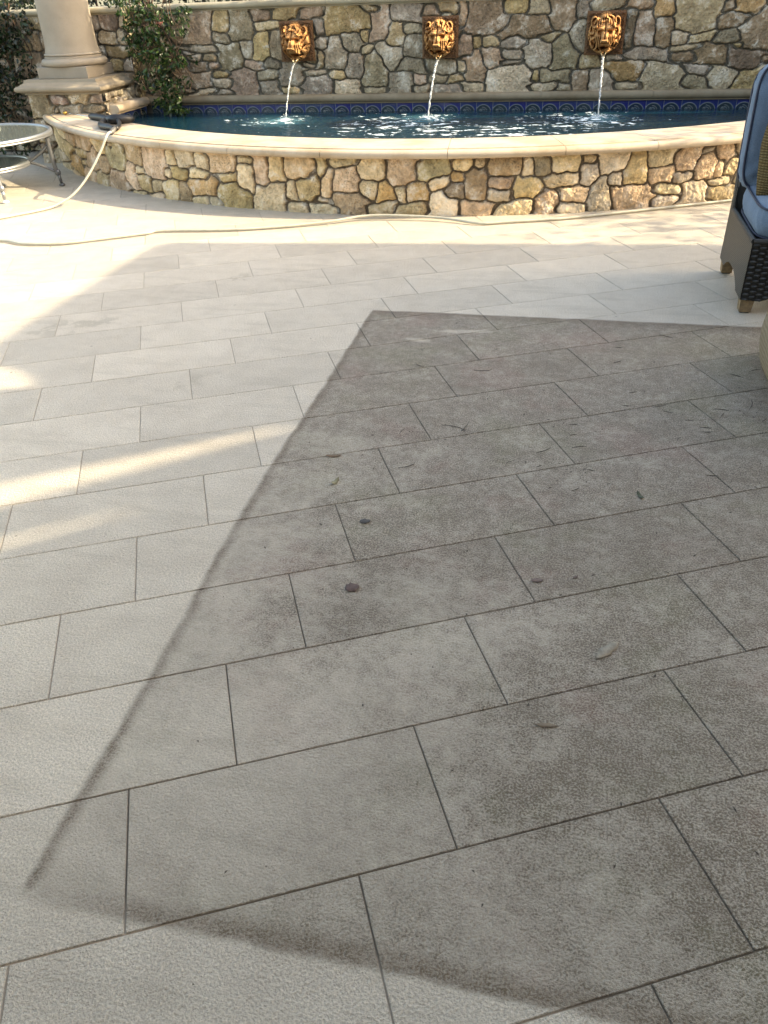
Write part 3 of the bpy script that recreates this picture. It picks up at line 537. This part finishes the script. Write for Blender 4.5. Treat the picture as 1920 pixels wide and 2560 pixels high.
# ---------------------------------------------------------------- hose and pressure washer gun
M_hose=noisy('cream_hose',(.44,.425,.35),.42,.15,25,.05,200)
low=[(-3.71,4.626),(-3.495,4.569),(-3.251,4.591),(-3.058,4.694),(-2.779,4.875),(-2.682,4.955),(-2.203,5.025),(-1.834,5.148),(-1.558,5.275),(-1.369,5.378),(-1.161,5.405),(-.832,5.397),(-.56,5.321),(-.396,5.365),(-.039,5.480),(.225,5.606),(.463,5.727),(.79,5.90),(1.13,6.08),(1.6,6.35)]
zz=[.013]*len(low); zz[8]=.02; zz[9]=.03; zz[10]=.032; zz[11]=.024
lowp=[(x,y,z_) for (x,y),z_ in zip(low,zz)]
upp=[(-3.545,6.04,.463),(-3.53,5.985,.468),(-3.515,5.91,.452),(-3.567,5.866,.354),(-3.643,5.786,.224),(-3.714,5.712,.128),(-3.778,5.645,.068),(-3.839,5.581,.034),(-3.899,5.51,.014),(-3.97,5.385,.013),(-4.053,5.269,.013),(-4.106,5.194,.013)]
loop=[(-4.3,4.95,.013),(-4.45,4.6,.013),(-4.35,4.45,.013),(-4.05,4.52,.013)]
b=MB(); b.tube(spline(upp+loop+lowp,9),.0090,12); tag(b.build('garden_hose',M_hose,smooth=True),'cream pressure hose draped off the coping and lying across the sunlit tiles','hose')
G=empty('washer_gun',(-3.9,6.65,.434),'black pressure washer gun with a thin steel lance lying on the coping','washer gun')
M_blk=noisy('black_plastic',(.012,.012,.013),.42,.2,30,.1,150)
b=MB(); b.tube([(-4.68,7.245,.452),(-4.26,6.965,.455)],.0055,10); b.tube([(-4.60,7.19,.452),(-4.59,7.185,.452)],.008,8); put(b.build('lance',mat('steel_lance',(.55,.55,.52),.25,.9),smooth=True),G)
b=MB(); b.lathe([(.006,-.026),(.015,-.022),(.015,-.004),(.010,0),(.013,.006),(.013,.018),(.006,.022)],(0,0,0),16,(Vector((-4.68,7.245,.452))-Vector((-4.26,6.965,.455))).to_track_quat('Z','Y').to_matrix())
b.V=[(x-4.69,y+7.25,z_+.452) for x,y,z_ in b.V]; put(b.build('brass_nozzle',mat('brass',(.62,.36,.08),.3,.8),smooth=True),G)
gv=spline([(-4.27,6.97,.458),(-4.2,6.925,.46),(-4.1,6.86,.462),(-4.02,6.80,.463),(-3.97,6.765,.464)],5); b=MB(); b.tube(gv,[.014+.016*min(1,i/4)*(1 if i<16 else .8) for i in range(len(gv))],14); put(b.build('foam_grip',M_blk,smooth=True),G)
b=MB(); gv=spline([(-3.98,6.77,.464),(-3.92,6.69,.468),(-3.84,6.66,.474),(-3.76,6.70,.470),(-3.73,6.76,.462)],5); b.tube(gv,[.022,.026,.030,.033,.035,.036,.036,.036,.037,.038,.038,.038,.037,.036,.034,.033,.031,.029,.027,.025,.022][:len(gv)],14)
put(b.build('gun_body',M_blk,smooth=True),G)
b=MB(); gv=spline([(-3.88,6.66,.470),(-3.80,6.52,.466),(-3.72,6.40,.462),(-3.66,6.30,.458)],5); b=MB(); b.tube(spline([(-3.93,6.63,.466),(-3.90,6.52,.458),(-3.82,6.40,.456),(-3.72,6.33,.458),(-3.63,6.25,.459)],5),[.024]*6+[.028]*10+[.022]*5,12); b.tube(spline([(-3.80,6.63,.468),(-3.73,6.52,.463),(-3.66,6.38,.460),(-3.62,6.26,.459)],4),.018,10)
put(b.build('handle',M_blk,smooth=True),G)
b=MB(); b.tube([(-3.63,6.25,.459),(-3.585,6.14,.461),(-3.555,6.07,.462)],[.018,.017,.015],12); 
for k in range(5): b.tube([(-3.61+.013*k,6.20-.032*k,.460),(-3.606+.013*k,6.19-.032*k,.460)],[.0195,.0195],12)
put(b.build('hose_coupling',noisy('grey_coupling',(.10,.10,.10),.35,.2,30),smooth=True),G)
# ---------------------------------------------------------------- wicker chair
CHX0,CHX1,CHY0,CHY1=.835,1.62,3.815,4.49
Ch=empty('wicker_chair',(1.22,4.15,0),'dark wicker armless patio chair with dusty blue cushions at the right edge','chair')
def wmat(name,c,r=.4):
    m_=mat(name,c,r,0,.45); t=NT(m_); t.base(t.scale(t.attr('Col').outputs['Color'],t.sm(t.noise(t.obj(),60,3,.6),.3,.7,.75,1.2))); return m_
M_wk=wmat('dark_wicker',(.05,.045,.04))
def weave(name,par,s0,s1,t0,t1,fn,cell=(.017,.010),amp=.0045,step=.0022,c=(.052,.048,.042),maskf=None,mt=None,low=(.008,.007,.006)):
    ns=int((s1-s0)/step)+1; nt_=int((t1-t0)/step)+1; S,T_=np.meshgrid(np.linspace(s0,s1,ns),np.linspace(t0,t1,nt_))
    a=S/cell[0]; b_=T_/cell[1]; par_=(np.floor(a)+np.floor(b_))%2; fx=np.abs(np.sin(math.pi*a)); fy=np.abs(np.sin(math.pi*b_))
    h=amp*np.where(par_>0,fx**.6*fy**.5,.35*fx**.4*fy**.4); k=np.clip(h/amp,0,1)[...,None]; C=np.array(low)*(1-k)+np.array(c)*k
    P=fn(S.ravel(),T_.ravel(),h.ravel()); idx=np.arange(ns*nt_).reshape(nt_,ns); F=np.stack([idx[:-1,:-1].ravel(),idx[:-1,1:].ravel(),idx[1:,1:].ravel(),idx[1:,:-1].ravel()],1)
    if maskf is not None:
        ok=maskf(S.ravel(),T_.ravel()); F=F[ok[F].all(1)]
    return put(mkmesh(name,P,F,mt or M_wk,None,True,cols=C.reshape(-1,3)),par)
ZT=.335
archf=lambda s,c0,c1,d=.055: d*np.clip(1-(np.abs(s-(c0+c1)/2)/((c1-c0)/2))**2.6,0,1)
def zbot(s,a,b_,e=.09): return np.where((s>a+e)&(s<b_-e),.068+archf(s,a+e,b_-e),.068)
weave('front_panel',Ch,CHX0,CHX1,.055,ZT,lambda s,z_,h:np.stack([s,CHY0-h,z_],1),cell=(.030,.0125),amp=.007,maskf=lambda s,z_:z_>=zbot(s,CHX0,CHX1)-.012*np.sin((s-CHX0)*7),c=(.030,.030,.028),low=(.003,.003,.003))
stepz=lambda y: np.where(y>4.40,.43+0*y,ZT)
weave('side_panel',Ch,CHY0,CHY1,.055,.44,lambda s,z_,h:np.stack([CHX0-h+0*s,s,z_],1),cell=(.011,.0065),amp=.0025,maskf=lambda s,z_:(z_>=zbot(s,CHY0,CHY1,.14))&(z_<=np.where(s>4.40,.44,ZT)),c=(.075,.070,.058),low=(.028,.026,.022))
b=MB(); b.box(CHX0+.006,CHX1-.006,CHY0+.006,CHY1,.13,ZT-.01); b.box(CHX0+.006,CHX1-.006,4.41,CHY1,.13,.90); b.tube(spline([(CHX0+.02,4.47,.42),(CHX0+.02,4.50,.6),(CHX0+.03,4.52,.86),(CHX0+.07,4.53,.935),(CHX0+.2,4.53,.95),(CHX1-.2,4.53,.95),(CHX1-.02,4.52,.86),(CHX1-.01,4.46,.42)],6),.026,10)
b.tube([(CHX0+.004,CHY0+.004,ZT),(CHX0+.004,4.41,ZT)],.012,8); b.tube([(CHX0+.004,CHY0+.004,ZT),(CHX1,CHY0+.004,ZT)],.012,8); b.tube([(CHX0+.004,4.41,ZT),(CHX0+.004,4.43,.44)],.012,8)
fb=b.build('frame',noisy('wicker_frame',(.030,.028,.025),.5,.3,40,.6,260)); put(fb,Ch)
M_wd=noisy('weathered_teak',(.30,.20,.10),.7,.35,20,.3,90,color2=(.17,.11,.06))
for (x,y) in ((CHX0+.004,CHY0+.004),(CHX0+.004,CHY1-.07),(CHX1-.075,CHY0+.004),(CHX1-.075,CHY1-.07)):
    b=MB(); V=[(x+.006,y+.006,.006),(x+.058,y+.006,.006),(x+.058,y+.058,.006),(x+.006,y+.058,.006),(x-.002,y-.002,.135),(x+.070,y-.002,.135),(x+.070,y+.070,.135),(x-.002,y+.070,.135)]
    b.add(V,[(3,2,1,0),(4,5,6,7),(0,1,5,4),(1,2,6,5),(2,3,7,6),(3,0,4,7)]); l=put(b.build('leg',M_wd),Ch)
    b=MB(); b.box(x+.012,x+.052,y+.012,y+.052,0,.007); g_=b.build('foot_glide',mat('black_glide',(.02,.02,.02),.6)); g_.parent=l; g_.matrix_parent_inverse=l.matrix_basis.inverted()@Matrix.Identity(4); g_.matrix_parent_inverse=Matrix.Translation(-Vector(Ch.location)).inverted()@Matrix.Translation(-Vector(Ch.location)) if False else Matrix.Identity(4)
def fabric(name,c,c2):
    m_=mat(name,c,.95,0,.15); t=NT(m_); p=t.obj(); n1=t.noise(p,5,4,.6); n2=t.noise(p,420,2,.6); cc=t.mix(t.sm(n1,.35,.68),c,c2); cc=t.scale(cc,t.sm(n2,.3,.7,.8,1.18)); t.base(cc)
    m_.node_tree.nodes['Principled BSDF'].inputs['Sheen Weight'].default_value=.15; t.l(t.bump(n2,.4,.002,t.bump(t.noise(p,9,3,.5),.5,.02)),t.b.inputs['Normal']); return m_
M_blue=fabric('dusty_blue_fabric',(.135,.19,.26),(.108,.155,.215)); M_pipe=mat('navy_piping',(.012,.018,.04),.6)
def cushion(name,par,w_,d_,h_,Mx,mt,seed,e=.30,wr=.004,pipes=True):
    N=46;K=18;V=[];F=[]   # boxed cushion: superellipse outline, rounded sides, crowned faces
    def rim_(q,s_=1.): 
        c_,n_=math.cos(q),math.sin(q); return (w_/2*s_*math.copysign(abs(c_)**e,c_),d_/2*s_*math.copysign(abs(n_)**e,n_))
    rows=[]
    for k in range(K+1):
        t_=k/K
        if t_<.3: s_=math.sin(t_/.3*math.pi/2)*.97; z_=-h_/2+(-.10*h_)*math.cos(t_/.3*math.pi/2)
        elif t_<=.7: u=(t_-.3)/.4; s_=.97+.035*math.sin(math.pi*u); z_=-h_/2+h_*u
        else: u=(1-t_)/.3; s_=math.sin(u*math.pi/2)*.97; z_=h_/2+.16*h_*math.cos(u*math.pi/2)
        for i in range(N*2):
            q=math.pi*i/N; x,y=rim_(q,max(s_,.001)); 
            wx=wr*math.sin(i*1.7+k*.9+seed)*(1 if .28<t_<.72 else .3)
            V.append(Mx@Vector((x*(1+wx),y*(1+wx),z_+wr*.5*math.sin(i*.8+seed))))
        if k:
            n_=2*N
            for i in range(n_): F.append((n_*(k-1)+i,n_*(k-1)+(i+1)%n_,n_*k+(i+1)%n_,n_*k+i))
    b=MB(); b.add(V,F); c_=put(b.build(name,mt,smooth=True),par)
    if pipes:
        for zz_ in (-h_/2,h_/2):
            b=MB(); b.tube([Mx@Vector((*rim_(math.pi*i/48,.985),zz_)) for i in range(97)],.0055,8,False); p_=b.build('piping',M_pipe,smooth=True); p_.parent=c_; p_.matrix_parent_inverse=Matrix.Identity(4)
    return c_
cushion('seat_cushion',Ch,.77,.60,.12,Matrix.Translation((1.235,4.13,.405))@Matrix.Rotation(R(2),4,'X'),M_blue,1,.34,.006)
cushion('back_cushion',Ch,.80,.58,.13,Matrix.Translation((1.215,4.40,.715))@Matrix.Rotation(R(82),4,'X'),M_blue,4,.30,.007)
# woven brown pillow resting on the seat, leaning back
def pillow(name,w_,h_,th,Mx,mt):
    n=40; V=[];F=[]
    for s_ in (1,-1):
        base=len(V)
        for j in range(n+1):
            for i in range(n+1):
                u=2*i/n-1; v=2*j/n-1; pin=1-.07*(abs(u)*abs(v))**1; x=w_/2*u*(1-.06*(1-v*v)*abs(u)**3*-1)*pin; z_=h_/2*v*pin
                t_=th/2*((1-u**4)*(1-v**4))**.5; V.append(Mx@Vector((x,s_*t_,z_)))
        for j in range(n):
            for i in range(n):
                f=(base+j*(n+1)+i,base+j*(n+1)+i+1,base+(j+1)*(n+1)+i+1,base+(j+1)*(n+1)+i); F.append(f if s_>0 else f[::-1])
    b=MB(); b.add(V,F); o=b.build(name,mt,smooth=True); 
    bmx=bmesh.new(); bmx.from_mesh(o.data); bmesh.ops.remove_doubles(bmx,verts=bmx.verts,dist=.0004); bmesh.ops.recalc_face_normals(bmx,faces=bmx.faces); bmx.to_mesh(o.data); bmx.free(); return o
def wv_mat(name,c,c2,sc_=(60,60,60)):
    m_=mat(name,c,.9,0,.15); t=NT(m_); p=t.obj(); w1=t.n('ShaderNodeTexWave',wave_type='BANDS',bands_direction='Z'); w1.inputs['Scale'].default_value=sc_[0]; w1.inputs['Distortion'].default_value=3.5; w1.inputs['Detail'].default_value=3; t.l(p,w1.inputs[0])
    w2=t.n('ShaderNodeTexWave',wave_type='BANDS',bands_direction='X'); w2.inputs['Scale'].default_value=sc_[1]; w2.inputs['Distortion'].default_value=2.5; t.l(p,w2.inputs[0])
    f=t.math('MULTIPLY',w1.outputs['Fac'],t.math('ADD',t.math('MULTIPLY',w2.outputs['Fac'],.6),.4)); t.base(t.mix(f,c2,c)); t.l(t.bump(f,.8,.006),t.b.inputs['Normal']); return m_
o=pillow('woven_pillow',.50,.50,.14,Matrix.Translation((1.115,4.17,.665))@Matrix.Rotation(R(-16),4,'X')@Matrix.Rotation(R(4),4,'Y'),wv_mat('brown_woven_fabric',(.20,.145,.065),(.075,.05,.02),(28,28))); tag(o,'brown woven pillow leaning on the blue back cushion','pillow')
o=cushion('floor_cushion',None,1.0,.80,.24,Matrix.Translation((1.300,3.03,.16)),wv_mat('tan_woven_fabric',(.33,.27,.19),(.21,.16,.105),(16,9)),9,.62,.003,False); tag(o,'tan woven floor cushion cut off by the right edge of the picture','cushion')
# ---------------------------------------------------------------- fallen leaves, twigs and specks
def leafmesh(L,W,curl,twist,col_):
    n=9; V=[];F=[]
    for i in range(n+1):
        t_=i/n; w_=W/2*math.sin(math.pi*min(1,t_*.98+.01))**.6; x=L*(t_-.5); z_=curl*((t_-.5)*2)**2+.0004; w_*=1+.18*math.sin(t_*17+L*900)
        V+=[(x,-w_,z_+.03*w_),(x,0,z_),(x,w_,z_+.05*w_+.2*twist*math.sin(t_*5)*w_)]
        if i:
            a=3*(i-1); F+=[(a,a+1,a+4,a+3),(a+1,a+2,a+5,a+4)]
    return V,F
LV=[(-.711,2.217,.055,.018,.004,.2,(.14,.09,.05),'small slender brown leaf lying on the upper joint of the stained tiles'),(-.661,2.051,.042,.018,.010,1.2,(.22,.19,.10),'small curled yellowish leaf in the middle left of the dirty patch'),(-.511,1.851,.034,.024,.001,.3,(.05,.045,.04),'small dark crumpled leaf on the stained tiles'),(.309,2.126,.042,.014,.008,2.0,(.05,.06,.03),'small dark curled leaf on the stained tiles at right'),(-.473,1.541,.040,.036,.001,.6,(.085,.05,.04),'round reddish brown leaf with a notch in the middle of the floor'),(.016,1.657,.034,.017,.002,.2,(.12,.08,.065),'flat dull brown leaf below the right hand tile joint'),(.117,1.689,.017,.010,.002,.8,(.10,.065,.05),'tiny brown leaf right of the flat dull brown one'),(.195,1.42,.085,.026,.001,.9,(.25,.215,.16),'long pale curved leaf on the dirtiest tile'),(.062,1.163,.052,.012,.001,.1,(.17,.125,.08),'narrow tan leaf in the lower right of the rug stain')]
for (x,y,L_,W_,cu,an,cc,lb) in LV:
    V,F=leafmesh(L_,W_,cu,.6,None); b=MB(); b.add(V,F); o=b.build('fallen_leaf',noisy('leaf_brown',cc,.7,.35,60),smooth=True); so_=o.modifiers.new('t','SOLIDIFY'); so_.thickness=.0006; o.location=(x,y,.001); o.rotation_euler=(0,0,an); tag(o,lb,'leaf')
TWG=[(0.27,3.17),(0.28,3.32),(0.49,3.48),(-0.55,3.02),(-0.33,2.48),(-0.51,2.43),(-0.29,2.5),(0.1,2.57),(0.29,2.76),(0.32,2.88),(0.41,2.77),(0.44,2.73),(0.51,2.67),(0.56,2.62),(0.63,2.77),(0.63,2.73),(0.74,2.83),(0.77,2.71),(0.73,3.09),(0.81,3.15),(-0.0,2.37),(0.12,2.41),(0.1,2.49),(-0.45,2.2),(-0.11,2.26),(-0.01,2.26),(0.16,2.26),(0.11,2.14),(0.54,2.29),(-0.28,3.01),(0.46,2.52),(0.56,2.59)]
M_tw=mat('dry_twig',(.045,.035,.028),.8); lens=[.05,.04,.09,.05,.12,.06,.09,.045,.05,.035,.06,.05,.035,.045,.06,.05,.09,.04,.07,.06,.07,.06,.03,.08,.04,.03,.035,.05,.05,.08,.03,.04]
for i,(x,y) in enumerate(TWG):
    L_=lens[i]*rnd.uniform(.7,1.0); k=rnd.uniform(-.35,.35); b=MB(); b.tube(spline([(-L_/2,0,.0014),(-L_/6,k*L_*.5,.002),(L_/4,k*L_*.6,.0016),(L_/2,k*L_*.1,.0014)],4),[.0008]*4+[.0012]*5+[.0007]*4,5)
    o=b.build('twig',M_tw,smooth=True); o.location=(x,y,.0005); o.rotation_euler=(0,0,rnd.uniform(-.6,1.4)); tag(o,'thin dark twig lying on the stained tiles','twig','dry twigs scattered over the stained tiles')
b=MB()
for i in range(330):
    if i<90: x,y=rnd.gauss(.45,.35),rnd.gauss(2.65,.35)
    elif i<110: x,y=rnd.gauss(.05,.12),rnd.gauss(2.25,.05)
    elif i<125: x,y=rnd.gauss(-.38,.07),rnd.gauss(2.44,.03)
    elif i<270: x,y=rnd.uniform(-.85,1.2),rnd.uniform(.7,3.6)
    else: x,y=rnd.uniform(-2.5,1.2),rnd.uniform(.3,4.6)
    if x>1.1: x=1.1-rnd.random()*.3
    s_=rnd.uniform(.0008,.0026); a=rnd.uniform(0,3.14); l_=s_*rnd.uniform(1,4); V=[(x+math.cos(a)*l_,y+math.sin(a)*l_,.0008),(x-math.sin(a)*s_,y+math.cos(a)*s_,.0022),(x-math.cos(a)*l_,y-math.sin(a)*l_,.0008),(x+math.sin(a)*s_,y-math.cos(a)*s_,.0016)]; b.add(V,[(0,1,2,3)])
o=b.build('leaf_litter',M_tw); tag(o,'tiny dark crumbs and leaf bits strewn over the floor tiles','litter',kind='stuff')
# ---------------------------------------------------------------- foliage
def leafmat(name,c,c2,r=.35,tr=.25):
    m_=mat(name,c,r,0,.5); t=NT(m_); a=t.attr('Col'); t.base(a.outputs['Color']); 
    tl=t.n('ShaderNodeBsdfTranslucent'); t.l(a.outputs['Color'],tl.inputs[0]); mx=t.n('ShaderNodeMixShader'); mx.inputs[0].default_value=tr; t.l(t.b.outputs[0],mx.inputs[1]); t.l(tl.outputs[0],mx.inputs[2]); out=[n for n in t.t.nodes if n.type=='OUTPUT_MATERIAL'][0]; t.l(mx.outputs[0],out.inputs[0]); return m_
M_leaf=leafmat('glossy_leaf',(.05,.1,.02),(.1,.16,.04),.3)
def leaves(name,C,par,mt,L=(.035,.06),W=.42,pal=((.035,.075,.018),(.06,.12,.03),(.11,.17,.05)),seed=1,down=.5,center=None):
    rg=np.random.default_rng(seed); C=np.asarray(C); n=len(C); l=rg.uniform(L[0],L[1],n); d=rg.normal(size=(n,3)); d[:,2]-=down; d/=np.linalg.norm(d,axis=1)[:,None]
    u=rg.normal(size=(n,3)); s=np.cross(d,u); s/=np.linalg.norm(s,axis=1)[:,None]; nn=np.cross(d,s)
    w_=l*W/2; k=np.array([(0,0,0),(.3,.85,.10),(.65,.8,.12),(1,0,-.05),(.65,-.8,.12),(.3,-.85,.10),(.5,0,0)])
    P=C[:,None,:]+d[:,None,:]*(k[None,:,0,None]*l[:,None,None])+s[:,None,:]*(k[None,:,1,None]*w_[:,None,None])+nn[:,None,:]*(k[None,:,2,None]*l[:,None,None])
    F=[]; base=np.arange(n)[:,None]*7
    Fq=np.concatenate([base+np.array([[0,1,2,6]]),base+np.array([[6,2,3,4]]),base+np.array([[0,6,4,5]])],0)
    pi=np.array(pal)[rg.integers(0,len(pal),n)]*rg.uniform(.75,1.25,(n,1)); cols=np.repeat(pi,7,0)
    o=mkmesh(name,P.reshape(-1,3),Fq,mt,None,False,cols=cols); 
    if par: put(o,par)
    return o
def cloud(blobs,seed):
    rg=np.random.default_rng(seed); out=[]
    for (x,y,z_,rx,ry,rz,n) in blobs:
        v=rg.normal(size=(n,3)); v/=np.linalg.norm(v,axis=1)[:,None]; v*=rg.uniform(.25,1,(n,1))**.6; out.append(np.array([x,y,z_])+v*np.array([rx,ry,rz]))
    return np.concatenate(out)
vn=empty('climbing_vine',(-4.0,7.95,.5),'dark green leafy vine hanging over the corner of the back wall with a pink bloom','vine')
VB=[(-4.15,7.9,1.28,.25,.14,.12,200),(-3.98,7.85,1.12,.27,.13,.16,300),(-3.72,7.88,1.12,.14,.10,.13,90),(-4.02,7.82,.93,.22,.13,.14,230),(-3.84,7.84,.84,.17,.12,.12,140),(-3.97,7.82,.72,.15,.12,.14,150),(-3.87,7.82,.60,.18,.13,.11,150),(-3.92,7.84,.46,.16,.12,.08,130),(-3.66,7.86,.83,.13,.07,.05,26),(-3.68,7.84,.66,.05,.05,.05,10),(-3.62,7.88,1.2,.1,.06,.05,30),(-3.78,7.80,.40,.12,.08,.04,50),(-4.17,7.86,.66,.08,.08,.1,30),(-4.16,7.84,1.0,.1,.1,.18,60)]
leaves('foliage',cloud(VB,5),vn,M_leaf,(.035,.062),.46,((.010,.026,.007),(.017,.045,.010),(.032,.075,.017),(.075,.12,.035)),seed=8,down=.7)
b=MB(); 
for i in range(16):
    x=-4.0+rnd.uniform(-.15,.18); P=[(x+rnd.uniform(-.1,.1),7.93,1.3)]
    for k in range(6): P.append((P[-1][0]+rnd.uniform(-.07,.08),7.86+rnd.uniform(-.06,.06),P[-1][2]-rnd.uniform(.09,.16)))
    b.tube(spline(P,3),.0035,5)
b.tube(spline([(-3.85,7.84,.87),(-3.7,7.83,.86),(-3.56,7.83,.835)],4),.0025,5); put(b.build('stems',noisy('vine_stem',(.10,.055,.03),.8),smooth=True),vn)
put(leaves('flower',cloud([(-3.80,7.72,1.12,.03,.02,.035,9)],3),None,M_leaf,(.025,.04),.6,((.40,.15,.12),(.45,.24,.17)),seed=2,down=-.3),vn)
DK=((.008,.018,.006),(.013,.03,.009),(.021,.04,.012),(.025,.023,.013))
iv=empty('ivy',(-5.9,7.8,.4),'dark shaded ivy smothering the stone wall behind the table at far left','ivy')
leaves('foliage',cloud([(-5.9,7.80,1.15,.75,.12,.3,1500),(-5.6,7.82,.85,.35,.10,.25,420),(-6.1,7.75,.65,.7,.12,.35,900),(-5.6,7.80,.45,.45,.10,.2,260),(-5.7,7.5,.22,.5,.2,.22,420)],12),iv,M_leaf,(.03,.055),.6,DK,seed=14,down=.6)
b=MB()
for i in range(10):
    P=[(-6.6+i*.16,7.90,.0)]; 
    for k in range(6): P.append((P[-1][0]+rnd.uniform(-.08,.12),7.86,P[-1][2]+.22))
    b.tube(spline(P,3),.006,5)
put(b.build('stems',bpy.data.materials['vine_stem'],smooth=True),iv)
hd=empty('hedge',(-2,8.8,0),'dark clipped hedge rising behind the cap of the back wall','hedge')
leaves('foliage',cloud([(x,8.75,1.38,.5,.3,.32,900) for x in np.arange(-7,3,.75)]+[(-5.6,8.3,1.5,.5,.3,.35,500)],22),hd,M_leaf,(.04,.07),.5,DK,seed=24)
b=MB(); 
for x in np.arange(-6.8,3,.6): b.tube([(x,8.8,0),(x+.05,8.8,.7),(x,8.75,1.4)],[.02,.018,.01],6)
put(b.build('trunk',bpy.data.materials['vine_stem'],smooth=True),hd)
# ---------------------------------------------------------------- beyond the frame: what throws the shadows
def tree(loc,crowns,label,seed,hgt,L=(.06,.11)):
    e=empty('tree',loc,label,'tree','trees beyond the frame'); C=cloud(crowns,seed); leaves('crown',C,e,M_leaf,L,.5,DK,seed=seed+1)
    b=MB(); b.tube([(loc[0],loc[1],0),(loc[0]+.1,loc[1],hgt*.5),(loc[0],loc[1]+.1,hgt)],[.10,.08,.05],10)
    for c_ in crowns: b.tube([(loc[0]+.05,loc[1],hgt*.55),((loc[0]+c_[0])/2,(loc[1]+c_[1])/2,(hgt*.6+c_[2])/2),(c_[0],c_[1],c_[2])],[.04,.03,.01],6)
    put(b.build('trunk',noisy('bark',(.12,.09,.06),.9,.3,10,.5,40),smooth=True),e); return e
tree((5.6,6.3,0),[(5.2,6.6,2.9,.9,.7,.6,420),(4.4,6.15,2.35,.7,.5,.45,210),(5.4,5.7,3.1,.6,.4,.4,120),(4.7,7.3,2.6,.6,.5,.6,420),(5.4,7.6,3.4,.8,.5,.6,420)],'small leafy tree beyond the right end of the pool',101,2.6)
tree((3.6,9.6,0),[(1.4,8.15,4.0,.7,.40,.5,230),(.6,8.0,3.6,.5,.35,.45,150),(-.6,7.75,2.9,.5,.28,.35,110),],'taller tree leaning over the back wall beyond the frame',131,3.6)
tree((-2.2,9.2,0),[(-2.5,7.66,2.35,.42,.27,.45,1300),(-1.8,7.7,2.25,.35,.20,.22,60),(-1.9,6.97,1.76,.42,.24,.13,520),(-2.4,7.0,1.62,.2,.16,.05,60),(-2.0,8.9,2.9,1.0,.5,.6,1100),(-3.0,8.6,2.5,.5,.35,.4,500)],'bushy tree added behind the pool wall, unseen boughs placed to shade the column and coping',151,2.5)  # boughs added above the frame to shade the left column and coping
# patio roof out of view, gaps added to lay light streaks on the floor
zr=4.3; ox_,oy_=zr/math.tan(SUN_EL)*math.cos(SUN_AZ),zr/math.tan(SUN_EL)*math.sin(SUN_AZ)
outer=[(-2.61,-4.),(3.4,-4.),(3.4,5.18),(1.14,5.01),(-1.1,4.845),(-2.48,4.735),(-2.59,4.68),(-2.61,4.55)]
hole1=[(-2.50,2.46),(-2.13,2.585),(-2.30,2.72),(-2.52,2.76)]
hole2=[(-2.2,1.32),(-.94,2.39),(-.94,2.43),(-2.25,1.56)]
hole3=[(-2.1,1.10),(-1.25,1.80),(-1.25,1.83),(-2.14,1.17)]
polys=[[Vector((x+ox_,y+oy_,0)) for x,y in q] for q in (outer,hole1,hole2,hole3)]
tri=geometry.tessellate_polygon(polys); flat=[v for q in polys for v in q]
b=MB(); b.add([(v.x,v.y,zr) for v in flat],tri); hs=empty('house',(8,0,0),'house beyond the right of the picture whose eaves shade the patio','house')
o=put(b.build('roof',mat('roof_board',(.45,.40,.33),.8)),hs); s_=o.modifiers.new('t','SOLIDIFY'); s_.thickness=.02
b=MB(); b.box(7.0,10.2,-3.9,4.6,0,4.28); put(b.build('wall',noisy('house_stucco',(.42,.36,.28),.9,.15,3,.3,60)),hs)
b=MB(); b.box(-5.5,6,-3.4,-1.9,0,2.9); b.box(-6,5,-3.6,.30,2.6,2.75); o=b.build('sky_blocker',bpy.data.materials['house_stucco']); tag(o,'plain stucco block added behind the camera to hold back sky light','light blocker')  # added wall and roof slab, cut off sky light to darken the near floor
